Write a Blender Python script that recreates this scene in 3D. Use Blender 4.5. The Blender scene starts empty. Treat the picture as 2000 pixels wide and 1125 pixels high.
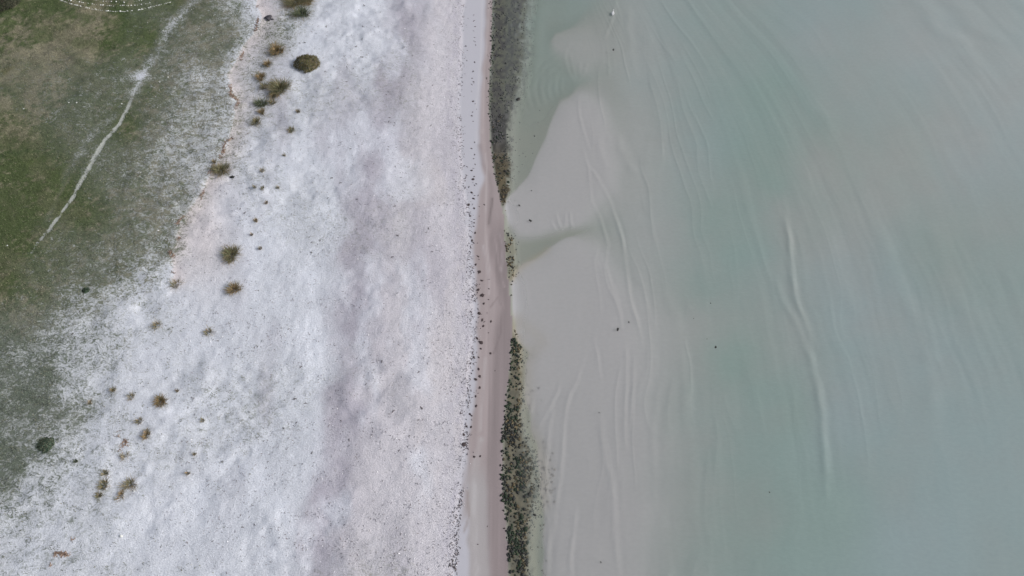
import bpy, math, random
import numpy as np
from mathutils import Vector

# ------------------------------------------------------------------ camera, sky, sun
S = bpy.context.scene
C = S.collection
CAM_H = 60.0
PITCH = math.radians(62.0)            # below the horizon
cd = bpy.data.cameras.new("camera")
cd.sensor_width = 36.0
cd.lens = 24.0
cd.clip_start = 0.5
cd.clip_end = 20000.0
cam = bpy.data.objects.new("camera", cd)
cam.location = (0, 0, CAM_H)
cam.rotation_euler = (math.radians(90) - PITCH, 0, 0)
C.objects.link(cam)
S.camera = cam

SUN_EL = math.radians(32)
SUN_AZ = math.radians(92)             # compass angle from +Y towards +X
world = bpy.data.worlds.new("World")
S.world = world
world.use_nodes = True
wn = world.node_tree.nodes
wl = world.node_tree.links
bg = wn["Background"]
sky = wn.new("ShaderNodeTexSky")
sky.sky_type = 'NISHITA'
sky.sun_disc = False
sky.sun_elevation = SUN_EL
sky.sun_rotation = SUN_AZ
sky.dust_density = 3.0
sky.air_density = 1.0
sky.ozone_density = 1.0
hs = wn.new("ShaderNodeHueSaturation")
hs.inputs['Saturation'].default_value = 0.42     # high thin cloud
wl.new(sky.outputs[0], hs.inputs['Color'])
wl.new(hs.outputs[0], bg.inputs['Color'])
bg.inputs['Strength'].default_value = 0.12
sd = bpy.data.lights.new("sun", 'SUN')
sd.energy = 1.95
sd.angle = math.radians(10)
sd.color = (1.0, 0.96, 0.92)
sun = bpy.data.objects.new("sun", sd)
dirv = Vector((math.sin(SUN_AZ) * math.cos(SUN_EL), math.cos(SUN_AZ) * math.cos(SUN_EL), math.sin(SUN_EL)))
sun.rotation_euler = dirv.to_track_quat('Z', 'Y').to_euler()
sun.location = (40, 30, 80)
C.objects.link(sun)
S.view_settings.view_transform = 'Standard'
S.view_settings.look = 'None'
S.view_settings.exposure = 0.0
S.view_settings.gamma = 1.0

# ------------------------------------------------------------------ image pixels <-> metres
# Positions are read off a 2000 x 1125 image; (U, V) is an image pixel through the camera, (x, y, z) metres.
F = 2000 * 24.0 / 36.0
cP, sP = math.cos(PITCH), math.sin(PITCH)

def to_pixel(x, y, z):
    dz = z - CAM_H
    d = y * cP - dz * sP
    v = y * sP + dz * cP
    return 1000 + x / d * F, 562.5 - v / d * F

def to_ground(U, V, z=0.0):
    a = (U - 1000) / F
    b = (562.5 - V) / F
    dx, dy, dz = a, cP + b * sP, -sP + b * cP
    t = (z - CAM_H) / dz
    return dx * t, dy * t

def srgb(r, g, b):
    return tuple(((c / 255) / 12.92 if c <= 10 else (((c / 255) + .055) / 1.055) ** 2.4) for c in (r, g, b))

# ------------------------------------------------------------------ noise
def _h(ix, iy, seed):
    n = (ix.astype(np.int64) * 374761393 + iy.astype(np.int64) * 668265263 + seed * 974634777) & 0xffffffff
    n = ((n ^ (n >> 13)) * 1274126177) & 0xffffffff
    n = n ^ (n >> 16)
    return (n & 0xffff) / 65535.0

def vn(x, y, seed=0):
    ix = np.floor(x); iy = np.floor(y)
    fx = x - ix; fy = y - iy
    fx = fx * fx * (3 - 2 * fx); fy = fy * fy * (3 - 2 * fy)
    a = _h(ix, iy, seed); b = _h(ix + 1, iy, seed); c = _h(ix, iy + 1, seed); d = _h(ix + 1, iy + 1, seed)
    return (a * (1 - fx) + b * fx) * (1 - fy) + (c * (1 - fx) + d * fx) * fy

def fbm(x, y, seed=0, oct=4):
    s = 0; a = 1; t = 0
    for k in range(oct):
        s = s + a * vn(x * 2 ** k + 17.3 * k, y * 2 ** k - 9.1 * k, seed + k); t += a; a *= .5
    return s / t

def sm(a, b, x):
    t = np.clip((x - a) / (b - a), 0, 1)
    return t * t * (3 - 2 * t)

def mix(a, b, t):
    return a + (b - a) * t

def cur(pts, V):
    p = np.array(pts, float)
    return np.interp(V, p[:, 1], p[:, 0])

def seg_dist(pts, U, V):
    """distance to a polyline and signed side (positive = to its right going down the list)"""
    best = np.full(U.shape, 1e9); side = np.zeros(U.shape); tt = np.zeros(U.shape)
    n = len(pts) - 1
    for i in range(n):
        ax, ay = pts[i]; bx, by = pts[i + 1]
        dx, dy = bx - ax, by - ay
        L2 = dx * dx + dy * dy
        t = np.clip(((U - ax) * dx + (V - ay) * dy) / L2, 0, 1)
        ex = U - (ax + t * dx); ey = V - (ay + t * dy)
        d = np.sqrt(ex * ex + ey * ey)
        m = d < best
        best = np.where(m, d, best)
        side = np.where(m, np.sign(dx * ey - dy * ex), side)
        tt = np.where(m, (i + t) / n, tt)
    return best, side, tt

def poly_sdf(poly, U, V):
    d, _, _ = seg_dist(poly + [poly[0]], U, V)
    inside = np.zeros(U.shape, bool)
    n = len(poly)
    for i in range(n):
        x1, y1 = poly[i]; x2, y2 = poly[(i + 1) % n]
        if y1 == y2: continue
        c = ((y1 > V) != (y2 > V)) & (U < (x2 - x1) * (V - y1) / (y2 - y1) + x1)
        inside ^= c
    return np.where(inside, d, -d)

def shepard(pts, U, V, p=3.0, soft=25.0):
    num = np.zeros(U.shape); den = np.zeros(U.shape)
    for (a, b, val) in pts:
        w = 1.0 / (((U - a) ** 2 + (V - b) ** 2 + soft * soft) ** (p / 2))
        num += w * val; den += w
    return num / den

# ------------------------------------------------------------------ lines and fields read off the image (image pixels)
SHORE = [(962, -400), (962, 0), (959, 100), (955, 200), (958, 280), (966, 340), (975, 380), (984, 420), (986, 470), (990, 520),
         (995, 570), (1000, 630), (998, 700), (991, 760), (984, 830), (981, 900), (982, 960), (990, 1030), (993, 1125), (993, 1600)]
BERM = [(905, -400), (905, 0), (900, 120), (897, 200), (898, 280), (903, 340), (912, 400), (918, 500), (922, 560), (925, 620), (918, 700),
        (912, 760), (905, 830), (908, 880), (900, 930), (893, 1000), (885, 1125), (885, 1600)]
PINK = [(948, -400), (948, 0), (946, 100), (937, 180), (935, 260), (941, 310), (945, 345), (935, 385), (927, 440), (926, 520), (932, 600),
        (930, 700), (925, 800), (914, 860), (911, 930), (912, 1000), (915, 1125), (915, 1600)]
WET = [(960, -400), (960, 0), (956, 100), (950, 180), (948, 230), (949, 270), (956, 330), (958, 380), (956, 420), (956, 470), (963, 520), (974, 560), (980, 600),
       (968, 640), (964, 720), (957, 800), (950, 900), (955, 1000), (958, 1125), (958, 1600)]
WEED_R = [(1040, -400), (1036, 0), (1030, 60), (1027, 110), (1020, 160), (1002, 205), (996, 260), (998, 330), (996, 370), (988, 395),
          (985, 420), (990, 450), (1006, 470), (1008, 520), (1002, 545), (996, 570), (1000, 630), (1008, 655), (1018, 680), (1018, 740), (1019, 780),
          (1016, 810), (1024, 850), (1036, 880), (1048, 930), (1046, 960), (1040, 1000), (1032, 1060), (1036, 1125), (1036, 1600)]
GREYBAND = [(800, -400), (795, 0), (775, 120), (745, 250), (728, 330), (715, 450), (695, 600), (690, 740), (662, 870), (640, 1000), (620, 1125), (600, 1600)]
SCARP = [(500, -60), (502, 12), (512, 30), (505, 58), (478, 85), (462, 118), (444, 145), (452, 172), (462, 196), (455, 235), (445, 280),
         (425, 320), (405, 352), (390, 385), (368, 412), (350, 440), (342, 480), (334, 505), (340, 535), (330, 575)]
PATH = [(285, 140), (272, 162), (262, 180), (253, 205), (235, 240), (205, 275), (190, 300), (172, 335), (155, 365), (145, 385), (128, 408), (112, 430), (98, 452), (75, 480), (58, 510), (38, 545), (15, 580)]
PATH_UP = [(385, -30), (375, 5), (350, 35), (325, 60), (310, 95), (295, 120), (280, 145), (262, 180)]
COVER = [(0, 0, 1.1), (100, 0, 1.1), (200, 50, 1.1), (350, 10, 1.0), (400, 10, .8), (300, 80, 1.0), (345, 30, .65), (350, 70, .6), (400, 60, .75), (420, 110, .8), (450, 80, .8), (460, 30, .65),
         (430, 5, .4), (485, 20, .2), (510, 20, .05), (495, 90, .08), (465, 110, .12), (395, 155, .3), (360, 190, .5), (425, 185, .62), (440, 225, .45), (455, 160, .12), (330, 150, .6), (345, 105, .6),
         (300, 180, .85), (255, 250, .95), (255, 330, .6), (295, 255, .6), (330, 280, .42), (400, 290, .4), (430, 300, .4), (440, 260, .35), (390, 240, .45), (300, 400, .56), (345, 400, .62), (360, 400, .5), (385, 420, .1),
         (250, 400, .68), (250, 480, .66), (325, 490, .58), (300, 450, .62), (200, 420, .8), (165, 420, .95), (100, 380, 1.1), (0, 300, 1.1), (0, 400, 1.1), (40, 480, 1.0), (0, 560, 1.1), (100, 520, .75), (150, 480, .72), (180, 540, .64),
         (230, 540, .58), (300, 530, .42), (350, 530, .1), (350, 570, .12), (290, 570, .2), (240, 580, .28), (150, 600, .4), (80, 580, .85), (60, 620, .75), (30, 650, .78), (0, 660, .7), (80, 660, .45), (40, 690, .5), (0, 695, .55), (110, 630, .45),
         (150, 650, .25), (250, 620, .14), (180, 700, .3), (140, 695, .45), (0, 740, .58), (40, 720, .55), (60, 770, .8), (100, 735, .9), (85, 780, .7), (30, 800, .65), (30, 840, .5), (100, 820, .55), (145, 800, .6), (125, 725, .2), (130, 770, .2), (160, 740, .28),
         (200, 740, .2), (0, 880, .75), (30, 900, .72), (10, 950, .7), (55, 850, .5), (60, 920, .35), (120, 860, .35), (0, 1000, .3), (40, 980, .28), (60, 960, .25), (100, 1050, .2), (30, 1080, .22), (0, 1125, .25), (200, 850, .15), (160, 880, .25), (150, 960, .2),
         (250, 760, .12), (300, 700, .1), (400, 650, .04), (500, 300, .1), (460, 300, .3), (505, 150, .25), (490, 200, .25), (545, 215, .2), (600, 100, .04), (535, 85, .5), (545, 58, .45), (520, 110, .4), (500, 138, .4), (505, 250, .2), (550, 130, .1),
         (480, 340, .28), (490, 370, .2), (440, 370, .1), (440, 420, .02), (390, 470, .0), (500, 500, .08), (400, 560, .05), (440, 600, .04), (300, 800, .1), (250, 950, .16), (100, 1125, .22), (200, 1100, .2), (300, 1050, .1), (400, 1000, .04),
         (600, 300, .02), (600, 600, 0), (700, 300, 0), (700, 0, 0), (700, 900, 0), (500, 1000, .02), (800, 600, 0), (650, 60, .02), (350, 1000, .08), (0, 1300, .25), (0, -200, 1.1), (400, -150, .9), (520, -100, .3), (-400, 300, 1.1), (-400, 900, 1.0)]
TAN = [(0, 60, .45), (60, 80, .55), (130, 60, .9), (180, 50, .8), (220, 60, .5), (80, 110, .9), (150, 120, .95), (40, 150, .8), (110, 150, .9), (180, 110, .7), (200, 120, .3), (250, 60, 0), (100, 15, .1), (0, 20, .3), (300, 10, .15),
       (20, 210, .7), (60, 220, .7), (110, 190, .4), (150, 180, .1), (200, 160, 0), (150, 220, 0), (40, 260, .75), (80, 250, .5), (110, 260, .1), (0, 290, .3), (60, 310, 0), (60, 370, .35), (120, 330, .1), (30, 400, .2), (200, 180, .3), (0, 440, 0),
       (180, 280, .05), (40, 580, .4), (60, 620, .6), (100, 560, .4), (150, 520, .3), (400, 100, .6), (250, 480, .4), (300, 400, .6), (330, 300, .6), (420, 180, .8), (100, 740, .05), (60, 790, 0), (140, 800, .7), (100, 830, .7), (0, 900, 0), (10, 800, .1)]
GREEN = [(1010, 200, .25), (1060, 30, .6), (1120, 10, .62), (1060, 100, .5), (1080, 160, .42), (1040, 250, .3), (1020, 330, .25), (1160, 130, .5), (1120, 250, .1), (1180, 200, .2), (1080, 350, .06), (1240, 60, .45), (1200, 300, .3), (1250, 150, .5), (1250, 260, .5), (1300, 60, .6),
         (1400, 60, .8), (1450, 100, .85), (1500, 180, .95), (1350, 200, .7), (1420, 300, .85), (1500, 330, .95), (1480, 250, .9), (1400, 420, .82), (1330, 380, .65), (1260, 400, .42), (1300, 500, .45), (1250, 600, .22), (1450, 500, .95), (1380, 560, .7), (1340, 650, .35), (1440, 700, .85),
         (1200, 700, .1), (1250, 850, .28), (1150, 1000, .3), (1100, 700, .06), (1350, 850, .55), (1380, 750, .5), (1500, 780, .98), (1540, 880, 1.0), (1450, 1000, .72), (1300, 1000, .45), (1620, 980, 1.05), (1600, 1100, 1.0), (1680, 880, .85), (1650, 600, .6), (1520, 620, .6),
         (1560, 440, .35), (1600, 330, .35), (1700, 400, .38), (1560, 230, .7), (1650, 200, .55), (1750, 300, .42), (1850, 200, .5), (1950, 100, .5), (1750, 720, .7), (1650, 760, .75), (1850, 520, .68), (1950, 600, .78), (1900, 800, .8), (1980, 1000, .85), (1960, 350, .65),
         (1800, 950, .8), (1800, 50, .55), (1600, 60, .7), (2300, 500, 1.0), (1400, -200, .9), (2000, -200, .8), (1800, 1300, 1.1), (1050, 520, .15), (1040, 480, .3), (1100, 460, .2)]
BLUE = [(1100, 300, .5), (1000, 500, .3), (1150, 700, .35), (1150, 1000, .2), (1300, 1000, .3), (1250, 450, .7), (1330, 600, .3), (1450, 100, .45), (1500, 330, .25), (1550, 800, .3), (1500, 180, .3), (1440, 700, .25), (1600, 1000, .35), (1700, 600, .85), (1650, 520, .85), (1580, 420, .35), (1620, 300, .2), (1750, 300, .3), (1700, 200, .6),
        (1800, 100, .9), (1900, 300, .9), (2000, 200, .9), (1800, 700, .8), (1850, 850, .75), (1950, 900, .75), (1950, 500, .5), (1850, 480, .35), (1800, 1050, .8), (1650, 800, .85), (1350, 300, .6), (1250, 100, .7), (1600, 60, .8), (1450, 1000, .3), (1400, 420, .3), (1350, 850, .4), (1050, 100, .4)]
BAR0 = [(1078, 80), (1084, 66), (1100, 58), (1140, 42), (1190, 22), (1230, 40), (1240, 140), (1180, 155), (1140, 150), (1105, 120), (1085, 102)]
BAR1 = [(986, 405), (1000, 378), (1030, 345), (1055, 300), (1080, 235), (1095, 195), (1128, 172), (1190, 150), (1260, 250), (1300, 480), (1240, 500), (1180, 440), (1110, 448), (1070, 455), (1040, 462), (1012, 462), (992, 440)]
BAR2 = [(996, 548), (1010, 527), (1045, 502), (1075, 482), (1105, 462), (1200, 440), (1300, 500), (1400, 800), (1400, 1700), (1064, 1700), (1060, 1125), (1060, 1000), (1052, 900), (1036, 820), (1026, 770), (1026, 710), (1034, 690), (1010, 660), (1000, 610)]

RIPPLES = [  # crest lines of the small waves: points, width (m), height (m)
 ([(1200, 4), (1200, 16), (1196, 34), (1189, 56), (1178, 78)], .34, .028),
 ([(1076, 80), (1086, 64), (1112, 50), (1150, 38), (1190, 30)], 1.1, .03),
 ([(1117, 80), (1107, 95), (1104, 115), (1110, 140), (1122, 160), (1128, 168)], .4, .035),
 ([(1113, 98), (1118, 130), (1128, 162)], .34, .03), ([(1133, 116), (1132, 145), (1129, 162)], .34, .025), ([(1149, 118), (1141, 142), (1130, 161)], .34, .03),
 ([(1184, 118), (1190, 132), (1190, 147)], .35, .025), ([(1140, 35), (1144, 39)], .3, .02),
 ([(1096, 198), (1105, 186), (1128, 172), (1150, 168)], 1.0, .02),
 ([(1130, 185), (1131, 230), (1140, 262), (1150, 292)], .3, .025),
 ([(1138, 290), (1147, 322), (1150, 358), (1153, 393), (1170, 420), (1180, 458), (1187, 485)], .3, .035),
 ([(1147, 322), (1165, 348), (1180, 375), (1195, 405), (1205, 435), (1214, 470), (1219, 500)], .32, .05),
 ([(1075, 432), (1083, 448), (1095, 458)], .25, .03), ([(1087, 415), (1090, 435), (1098, 455)], .25, .035), ([(1105, 418), (1102, 438), (1098, 452)], .25, .025), ([(1114, 412), (1114, 432), (1118, 448)], .28, .035),
 ([(1103, 416), (1108, 430), (1104, 446)], .22, .02),
 ([(1205, 255), (1212, 290), (1225, 318), (1242, 345)], .8, .05), ([(1166, 270), (1172, 300), (1185, 330)], .6, .03),
 ([(1185, 478), (1182, 518), (1195, 560), (1205, 600), (1212, 632), (1213, 650)], .3, .035),
 ([(1218, 495), (1225, 540), (1232, 590), (1245, 640), (1257, 684)], .34, .05),
 ([(1168, 480), (1160, 508), (1164, 540), (1172, 575), (1172, 620)], .25, .018),
 ([(1200, 555), (1208, 590), (1215, 625)], .3, .02),
 ([(1162, 645), (1157, 662), (1165, 692), (1168, 715), (1174, 748)], .28, .03),
 ([(1221, 670), (1222, 730), (1220, 800), (1222, 880)], .32, .035), ([(1237, 698), (1236, 740), (1232, 800), (1232, 830)], .3, .035),
 ([(1140, 695), (1127, 740), (1112, 768), (1104, 800), (1101, 850), (1096, 900), (1091, 950), (1084, 1000), (1082, 1045)], .34, .04),
 ([(1091, 745), (1088, 765), (1076, 790), (1062, 815), (1051, 838)], .28, .035), ([(1080, 786), (1075, 820), (1070, 862), (1065, 905), (1067, 950), (1074, 985), (1080, 1020), (1081, 1050)], .34, .035),
 ([(1042, 775), (1035, 805), (1032, 838)], .28, .025), ([(1034, 780), (1020, 786)], .25, .015),
 ([(1060, 985), (1071, 1010), (1074, 1040), (1070, 1080), (1066, 1140)], .34, .04),
 ([(1126, 985), (1121, 1040), (1113, 1090), (1112, 1150)], .32, .035),
 ([(1172, 810), (1178, 860), (1184, 905), (1194, 940), (1200, 975), (1203, 1060), (1207, 1150)], .4, .035),
 ([(1286, 735), (1280, 800), (1275, 870), (1277, 940), (1283, 1010)], .5, .035),
 ([(1298, 560), (1316, 618), (1328, 688), (1338, 765), (1340, 850)], .8, .045), ([(1262, 640), (1272, 680), (1282, 730)], .5, .03),
 ([(1262, 600), (1290, 640)], .5, .0),
 ([(1532, 415), (1540, 480), (1548, 540), (1556, 590), (1572, 640), (1583, 672)], .5, .12),
 ([(1515, 540), (1530, 590), (1555, 640), (1578, 695), (1594, 755), (1607, 820), (1611, 900), (1616, 980)], .6, .095),
 ([(1770, -30), (1808, 25), (1835, 60), (1880, 92), (1920, 150)], 1.6, .12), ([(1835, -30), (1880, 25), (1940, 75), (1990, 130)], 2.0, .12), ([(1900, -30), (1950, 35), (2010, 90)], 1.8, .12), ([(1960, -20), (2020, 40)], 1.6, .1),
 ([(1700, 430), (1735, 520), (1772, 600), (1800, 660), (1815, 740), (1828, 850)], 1.4, .07),
 ([(1590, 430), (1612, 480), (1650, 560), (1680, 640), (1700, 720)], 1.6, .05), ([(1800, 430), (1840, 520), (1880, 600), (1920, 680)], 1.8, .06),
 ([(1264, 60), (1270, 110), (1280, 160), (1292, 200)], 1.0, .05), ([(1225, 10), (1227, 60), (1235, 110), (1243, 150)], .7, .03), ([(1560, 160), (1600, 215), (1625, 280)], 1.6, .05),
]

sh_w = np.array([to_ground(u, v, 0) for u, v in SHORE if -250 <= v <= 1300])
sh_w = sh_w[np.argsort(sh_w[:, 1])]

def wave_s(U, V):
    """label of the swell line that passes through an image pixel"""
    s = U.copy() if hasattr(U, 'copy') else U
    f = -540 * np.exp(-V / 600) + 540 * math.exp(-560 / 600)
    for k in range(6):
        c = np.clip((s - 1000) / 750, .12, 1.1)
        s = U - c * f
    return s

def base_land(d, x, y):
    return np.interp(d, [0, 2, 5, 8, 20, 32, 46, 80, 200, 4000], [0, .13, .34, .62, 1.0, 1.4, 2.0, 2.6, 5, 30])

def fields(x, y):
    """all the fields traced in image pixels, at ground points x, y (arrays)"""
    R = {}
    xs = np.interp(y, sh_w[:, 1], sh_w[:, 0])
    d = xs - x
    zb = np.where(d > 0, base_land(np.maximum(d, 0), x, y), 0)
    yy = np.clip(y, -8, 150)
    U, V = to_pixel(x, yy, zb)
    U = np.clip(U, -700, 2700); V = np.clip(V, -400, 1600)
    R.update(U=U, V=V, d=d)
    land = d > 0
    # --- plants
    cover = shepard(COVER, U, V)
    cover = cover * (1 - sm(780, 900, U))
    # thin sandy path
    pd, _, pt = seg_dist(PATH, U, V)
    pw = .9 + 1.9 * np.sin(np.clip(pt, 0, 1) * 3.1) + 1.6 * (vn(U / 9, V / 9, 3) - .5)
    path = (1 - sm(pw * .4, pw + 2.2, pd)) * sm(0, .3, pt) * (1 - sm(.66, .95, pt)) * (.35 + .65 * sm(.3, .6, fbm(U / 5, V / 5, 4, 2)))
    pd2, _, _ = seg_dist(PATH_UP, U, V)
    pathu = np.exp(-(pd2 / (8 + 6 * vn(U / 20, V / 20, 5))) ** 2) * .30
    blob = np.exp(-(((U - 265 + (V - 150) * .6) / 24) ** 2 + ((V - 150) / 10) ** 2)) * .34
    side1, _, _ = seg_dist([(225, 228), (185, 255), (130, 345), (108, 400), (95, 430)], U, V)
    side = np.exp(-(side1 / 7) ** 2) * .16
    cover = cover - pathu * .9 - blob - side
    R['path'] = path
    # --- scarp
    sd_, ss, st = seg_dist(SCARP, U, V)
    scarp_up = sm(-7, 7, sd_ * ss) * (1 - sm(560, 600, V))
    nearscarp = (ss < 0) * np.exp(-(sd_ / 30) ** 2) * (1 - sm(540, 580, V))
    R['scarp_d'] = sd_
    # --- heights
    und = (fbm(x / 9, y / 14, 31) - .5) * .30 * sm(3, 14, d) + (fbm(x / 2.2, y / 1.7, 41, 3) - .5) * .36 * sm(5, 13, d) * (.4 + 1.1 * sm(.4, .65, fbm(x / 9, y / 7, 43, 2)))
    und = und + (fbm(x / 30, y / 30, 51) - .5) * 1.2 * sm(25, 60, d)
    micro = (fbm(x / .45, y / .45, 61, 2) - .5) * .075 * sm(3.0, 6, d) * (1 - .5 * sm(.5, .9, cover))
    step = np.where(ss > 0, 1, 0)
    z_land = zb + und + micro + .12 * scarp_up + .05 * np.clip(cover, 0, 1) * fbm(x / .8, y / .8, 71, 2)
    z_land = z_land - path * .04
    # cusp between smooth foreshore and berm
    # --- sea bed
    g = shepard(GREEN, U, V, 3.0, 40)
    s = wave_s(U, V)
    s = s + (fbm(U / 160, V / 160, 78, 3) - .5) * 40
    brk = .35 + 1.1 * sm(.35, .65, fbm(U / 170, V / 200, 79, 2))
    streak = (fbm(s / 46, V / 330, 81, 3) - .5) * brk
    streak2 = fbm(s / 16, V / 300, 85, 2) - .5
    g = g + streak * .13 * sm(1150, 1350, U) + streak2 * .05 * sm(1180, 1350, U) + (fbm(U / 110, V / 90, 87, 4) - .5) * .34
    soft = 4 + 120 * sm(1110, 1240, U)
    b = np.zeros(U.shape); bd = np.zeros(U.shape)
    for poly in (BAR0, BAR1, BAR2):
        q = poly_sdf(poly, U, V)
        wob = (vn(U / 30, V / 30, 90) - .5) * 8
        if poly is BAR0: soft_ = np.maximum(soft, 22 * sm(60, 120, V))
        elif poly is BAR1: soft_ = np.maximum(soft, 16 * sm(415, 455, V))
        else: soft_ = soft
        bd = np.maximum(bd, sm(-30, 30 + soft, q + wob) * (.75 if poly is BAR0 else 1))
        b = np.maximum(b, sm(-soft_, soft_, q + wob) * (.75 if poly is BAR0 else 1))
    gs = g * (1 - b * .85 * (1 - sm(1180, 1420, U)))
    gd = g * (1 - bd * .85 * (1 - sm(1180, 1420, U)))
    depth_field = .16 + np.maximum(gd, 0) * 1.25
    off = np.maximum(-d, 0)
    depth = depth_field * (1 - np.exp(-off / 2.0)) + 0.02 * np.minimum(off, 2)
    wr = cur(WEED_R, V); shx = cur(SHORE, V)
    wk = sm(2, 9, wr - shx) * (1 - sm(.85, 1.5, (U - shx) / np.maximum(wr - shx, 6)))
    depth = mix(depth, .015 + .035 * np.minimum(off, 2), wk)
    R['wk'] = wk
    depth = depth + np.maximum(0, (off - 75) * .04)
    rip = (fbm(x / .5, y / 2.5, 95, 2) - .5) * .03
    z_sea = -depth + rip * sm(0.5, 3, off)
    R['z'] = np.where(land, z_land, z_sea)
    R.update(g=gs, b=b, cover=cover, depth=depth, streak=streak, s=s, land=land, nearscarp=nearscarp, off=off)
    return R

def cols(R, x, y):
    U, V, d = R['U'], R['V'], R['d']
    n = U.shape
    def c3(t): return np.array(t)[None, :] * np.ones(n + (1,))
    def mx(a, b, t): return a + (b - a) * t[..., None]
    # dry sand
    blue_white = c3((.65, .68, .75)); pink_white = c3((.605, .585, .63)); grey = c3((.44, .425, .49))
    lav = c3((.50, .50, .555)); pink = c3((.40, .345, .350)); wet = c3((.275, .235, .240))
    A = blue_white
    gb = cur(GREYBAND, V)
    n1 = fbm(U / 60, V / 80, 5); n2 = fbm(U / 25, V / 40, 6); n3 = fbm(U / 140, V / 160, 7)
    A = mx(A, pink_white, sm(-60, 60, U - gb + (n1 - .5) * 120) * .9)
    w = 34 + 20 * n3
    off = U - gb + (n1 - .5) * 46
    band = np.exp(-(off / w) ** 2) * (.5 + .9 * sm(.35, .7, n2 * .6 + n1 * .4))
    band = (band * .8 + .25 * np.exp(-(off / (w * 1.1)) ** 2)) * (1 - .25 * sm(900, 1100, V))
    A = mx(A, grey, np.clip(band, 0, .95))
    # other greyish drifts and pale beds
    A = mx(A, grey, sm(.54, .74, fbm(U / 75 + 4, V / 260, 9, 4)) * .5 * sm(380, 560, U) * (1 - sm(860, 900, U)))
    A = mx(A, blue_white * 1.2, sm(.46, .72, fbm(U / 55, V / 90, 12, 5)) * .5 * (1 - sm(800, 880, U)))
    warm = c3((.60, .555, .56))
    A = mx(A, warm, sm(.56, .72, fbm(U / 45, V / 120, 14, 3)) * .22 * sm(760, 840, U))
    A = mx(A, c3((.70, .625, .63)), np.clip(R['nearscarp'], 0, 1) * .75)
    A = mx(A, c3((.70, .63, .63)), np.exp(-(((U - 400) / 45) ** 2 + ((V - 470) / 90) ** 2)) * .6)
    A = mx(A, c3((.31, .33, .30)), sm(.1, .75, R['cover']) * .85)
    # berm edge and foreshore
    be = cur(BERM, V) + (vn(V / 14, V * 0, 20) - .5) * 7 + (vn(V / 45, V * 0, 21) - .5) * 8
    pk = cur(PINK, V) + (vn(V / 22, V * 0, 22) - .5) * 5
    wt = cur(WET, V)
    A = mx(A, grey * 1.12, np.exp(-((U - be + 14) / 16) ** 2) * .5 * sm(.4, .6, fbm(U / 6, V / 20, 23)))
    A = mx(A, lav, sm(-5, 4, U - be))
    st = fbm(U / 5, V / 260, 25, 3)
    pinkv = pink * (0.94 + .30 * (st - .5))[..., None]
    low = sm(880, 960, V)
    pinkv = mx(pinkv, c3((.40, .385, .395)), low * .8 * (1 - sm(-6, 6, U - wt)))
    A = mx(A, pinkv, sm(-5, 6, U - pk))
    # brown smear below the berm at the lower part of the beach
    A = mx(A, c3((.33, .275, .26)), np.exp(-((U - be - 12) / 6) ** 2) * low * (1 - sm(1000, 1030, V)) * .5)
    A = mx(A, wet * (0.95 + .3 * (st - .5))[..., None], sm(-9, 9, U - wt + (fbm(U / 12, V / 60, 27) - .5) * 12) * sm(380, 470, V) * .85)
    A = mx(A, pink * .86, sm(-6, 5, U - wt) * (1 - sm(380, 470, V)) * .8)
    # long dark runnel in the wet sand
    rd, _, _ = seg_dist([(961, 388), (960, 402), (957, 420), (955, 436)], U, V)
    A = mx(A, c3((.12, .10, .10)), np.exp(-(rd / 2.2) ** 2) * .75)
    rd, _, _ = seg_dist([(937, 285), (943, 320), (955, 340), (960, 370), (957, 400), (955, 440)], U, V)
    A = mx(A, wet, np.exp(-(rd / 4.5) ** 2) * .55)
    # swash marks left by earlier waves
    for ln, wd, cc, kk in (([(948, 300), (951, 335), (950, 380), (947, 430), (950, 480), (957, 530), (955, 575)], 2.2, (.47, .42, .43), .6), ([(968, 380), (972, 430), (968, 470), (975, 520), (985, 560)], 2.0, (.36, .31, .315), .7),
                           ([(975, 455), (982, 480), (980, 530)], 1.8, (.44, .40, .41), .6), ([(958, 600), (972, 580), (981, 600), (978, 650), (964, 690)], 1.8, (.22, .185, .19), .5), ([(944, 480), (950, 520), (956, 548)], 2.0, (.46, .42, .44), .6),
                           ([(941, 0), (940, 100), (931, 200), (930, 280)], 1.6, (.58, .57, .60), .5), ([(955, 0), (951, 90), (944, 180), (942, 260)], 1.6, (.50, .45, .46), .5), ([(938, 860), (930, 900), (925, 1000), (932, 1125)], 6, (.48, .465, .475), .7),
                           ([(912, 960), (916, 1010), (906, 1040)], 3, (.30, .25, .24), .5), ([(948, 700), (942, 780), (938, 840)], 3, (.45, .41, .42), .6)):
        dd_, _, _ = seg_dist(ln, U, V)
        A = mx(A, c3(cc), np.exp(-(dd_ / wd) ** 2) * kk * (.4 + .8 * sm(.3, .6, fbm(U / 9, V / 30, 29, 2))))
    # white drift of sand along the path
    A = mx(A, c3((.46, .48, .44)), R['path'] * .85)
    # --- sea bed
    bed = c3((.54, .525, .54)); olive = c3((.37, .375, .32)); tan = c3((.43, .375, .275)); gre = c3((.27, .34, .29)); blu = c3((.35, .38, .42))
    B = mx(olive, bed, R['b'])
    bl = shepard(BLUE, U, V, 3.0, 40)
    gg = sm(.15, 1.0, R['g'])
    B = np.where((U > 1150)[..., None], mx(B, bed, sm(1150, 1250, U) * .8), B)
    B = mx(B, mx(gre, blu, np.clip(bl, 0, 1)), gg * .85)
    # tan fringes beside the bars and the weed
    e, _, _ = seg_dist([(998, 545), (1012, 526), (1046, 501), (1070, 485)], U, V)
    B = mx(B, tan * 1.05, np.exp(-(e / 7) ** 2) * .8)
    e, _, _ = seg_dist([(999, 640), (1008, 665), (1024, 690), (1026, 760), (1026, 820), (1050, 870), (1062, 920), (1060, 980), (1045, 1010), (1040, 1060), (1046, 1125), (1046, 1500)], U, V)
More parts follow.
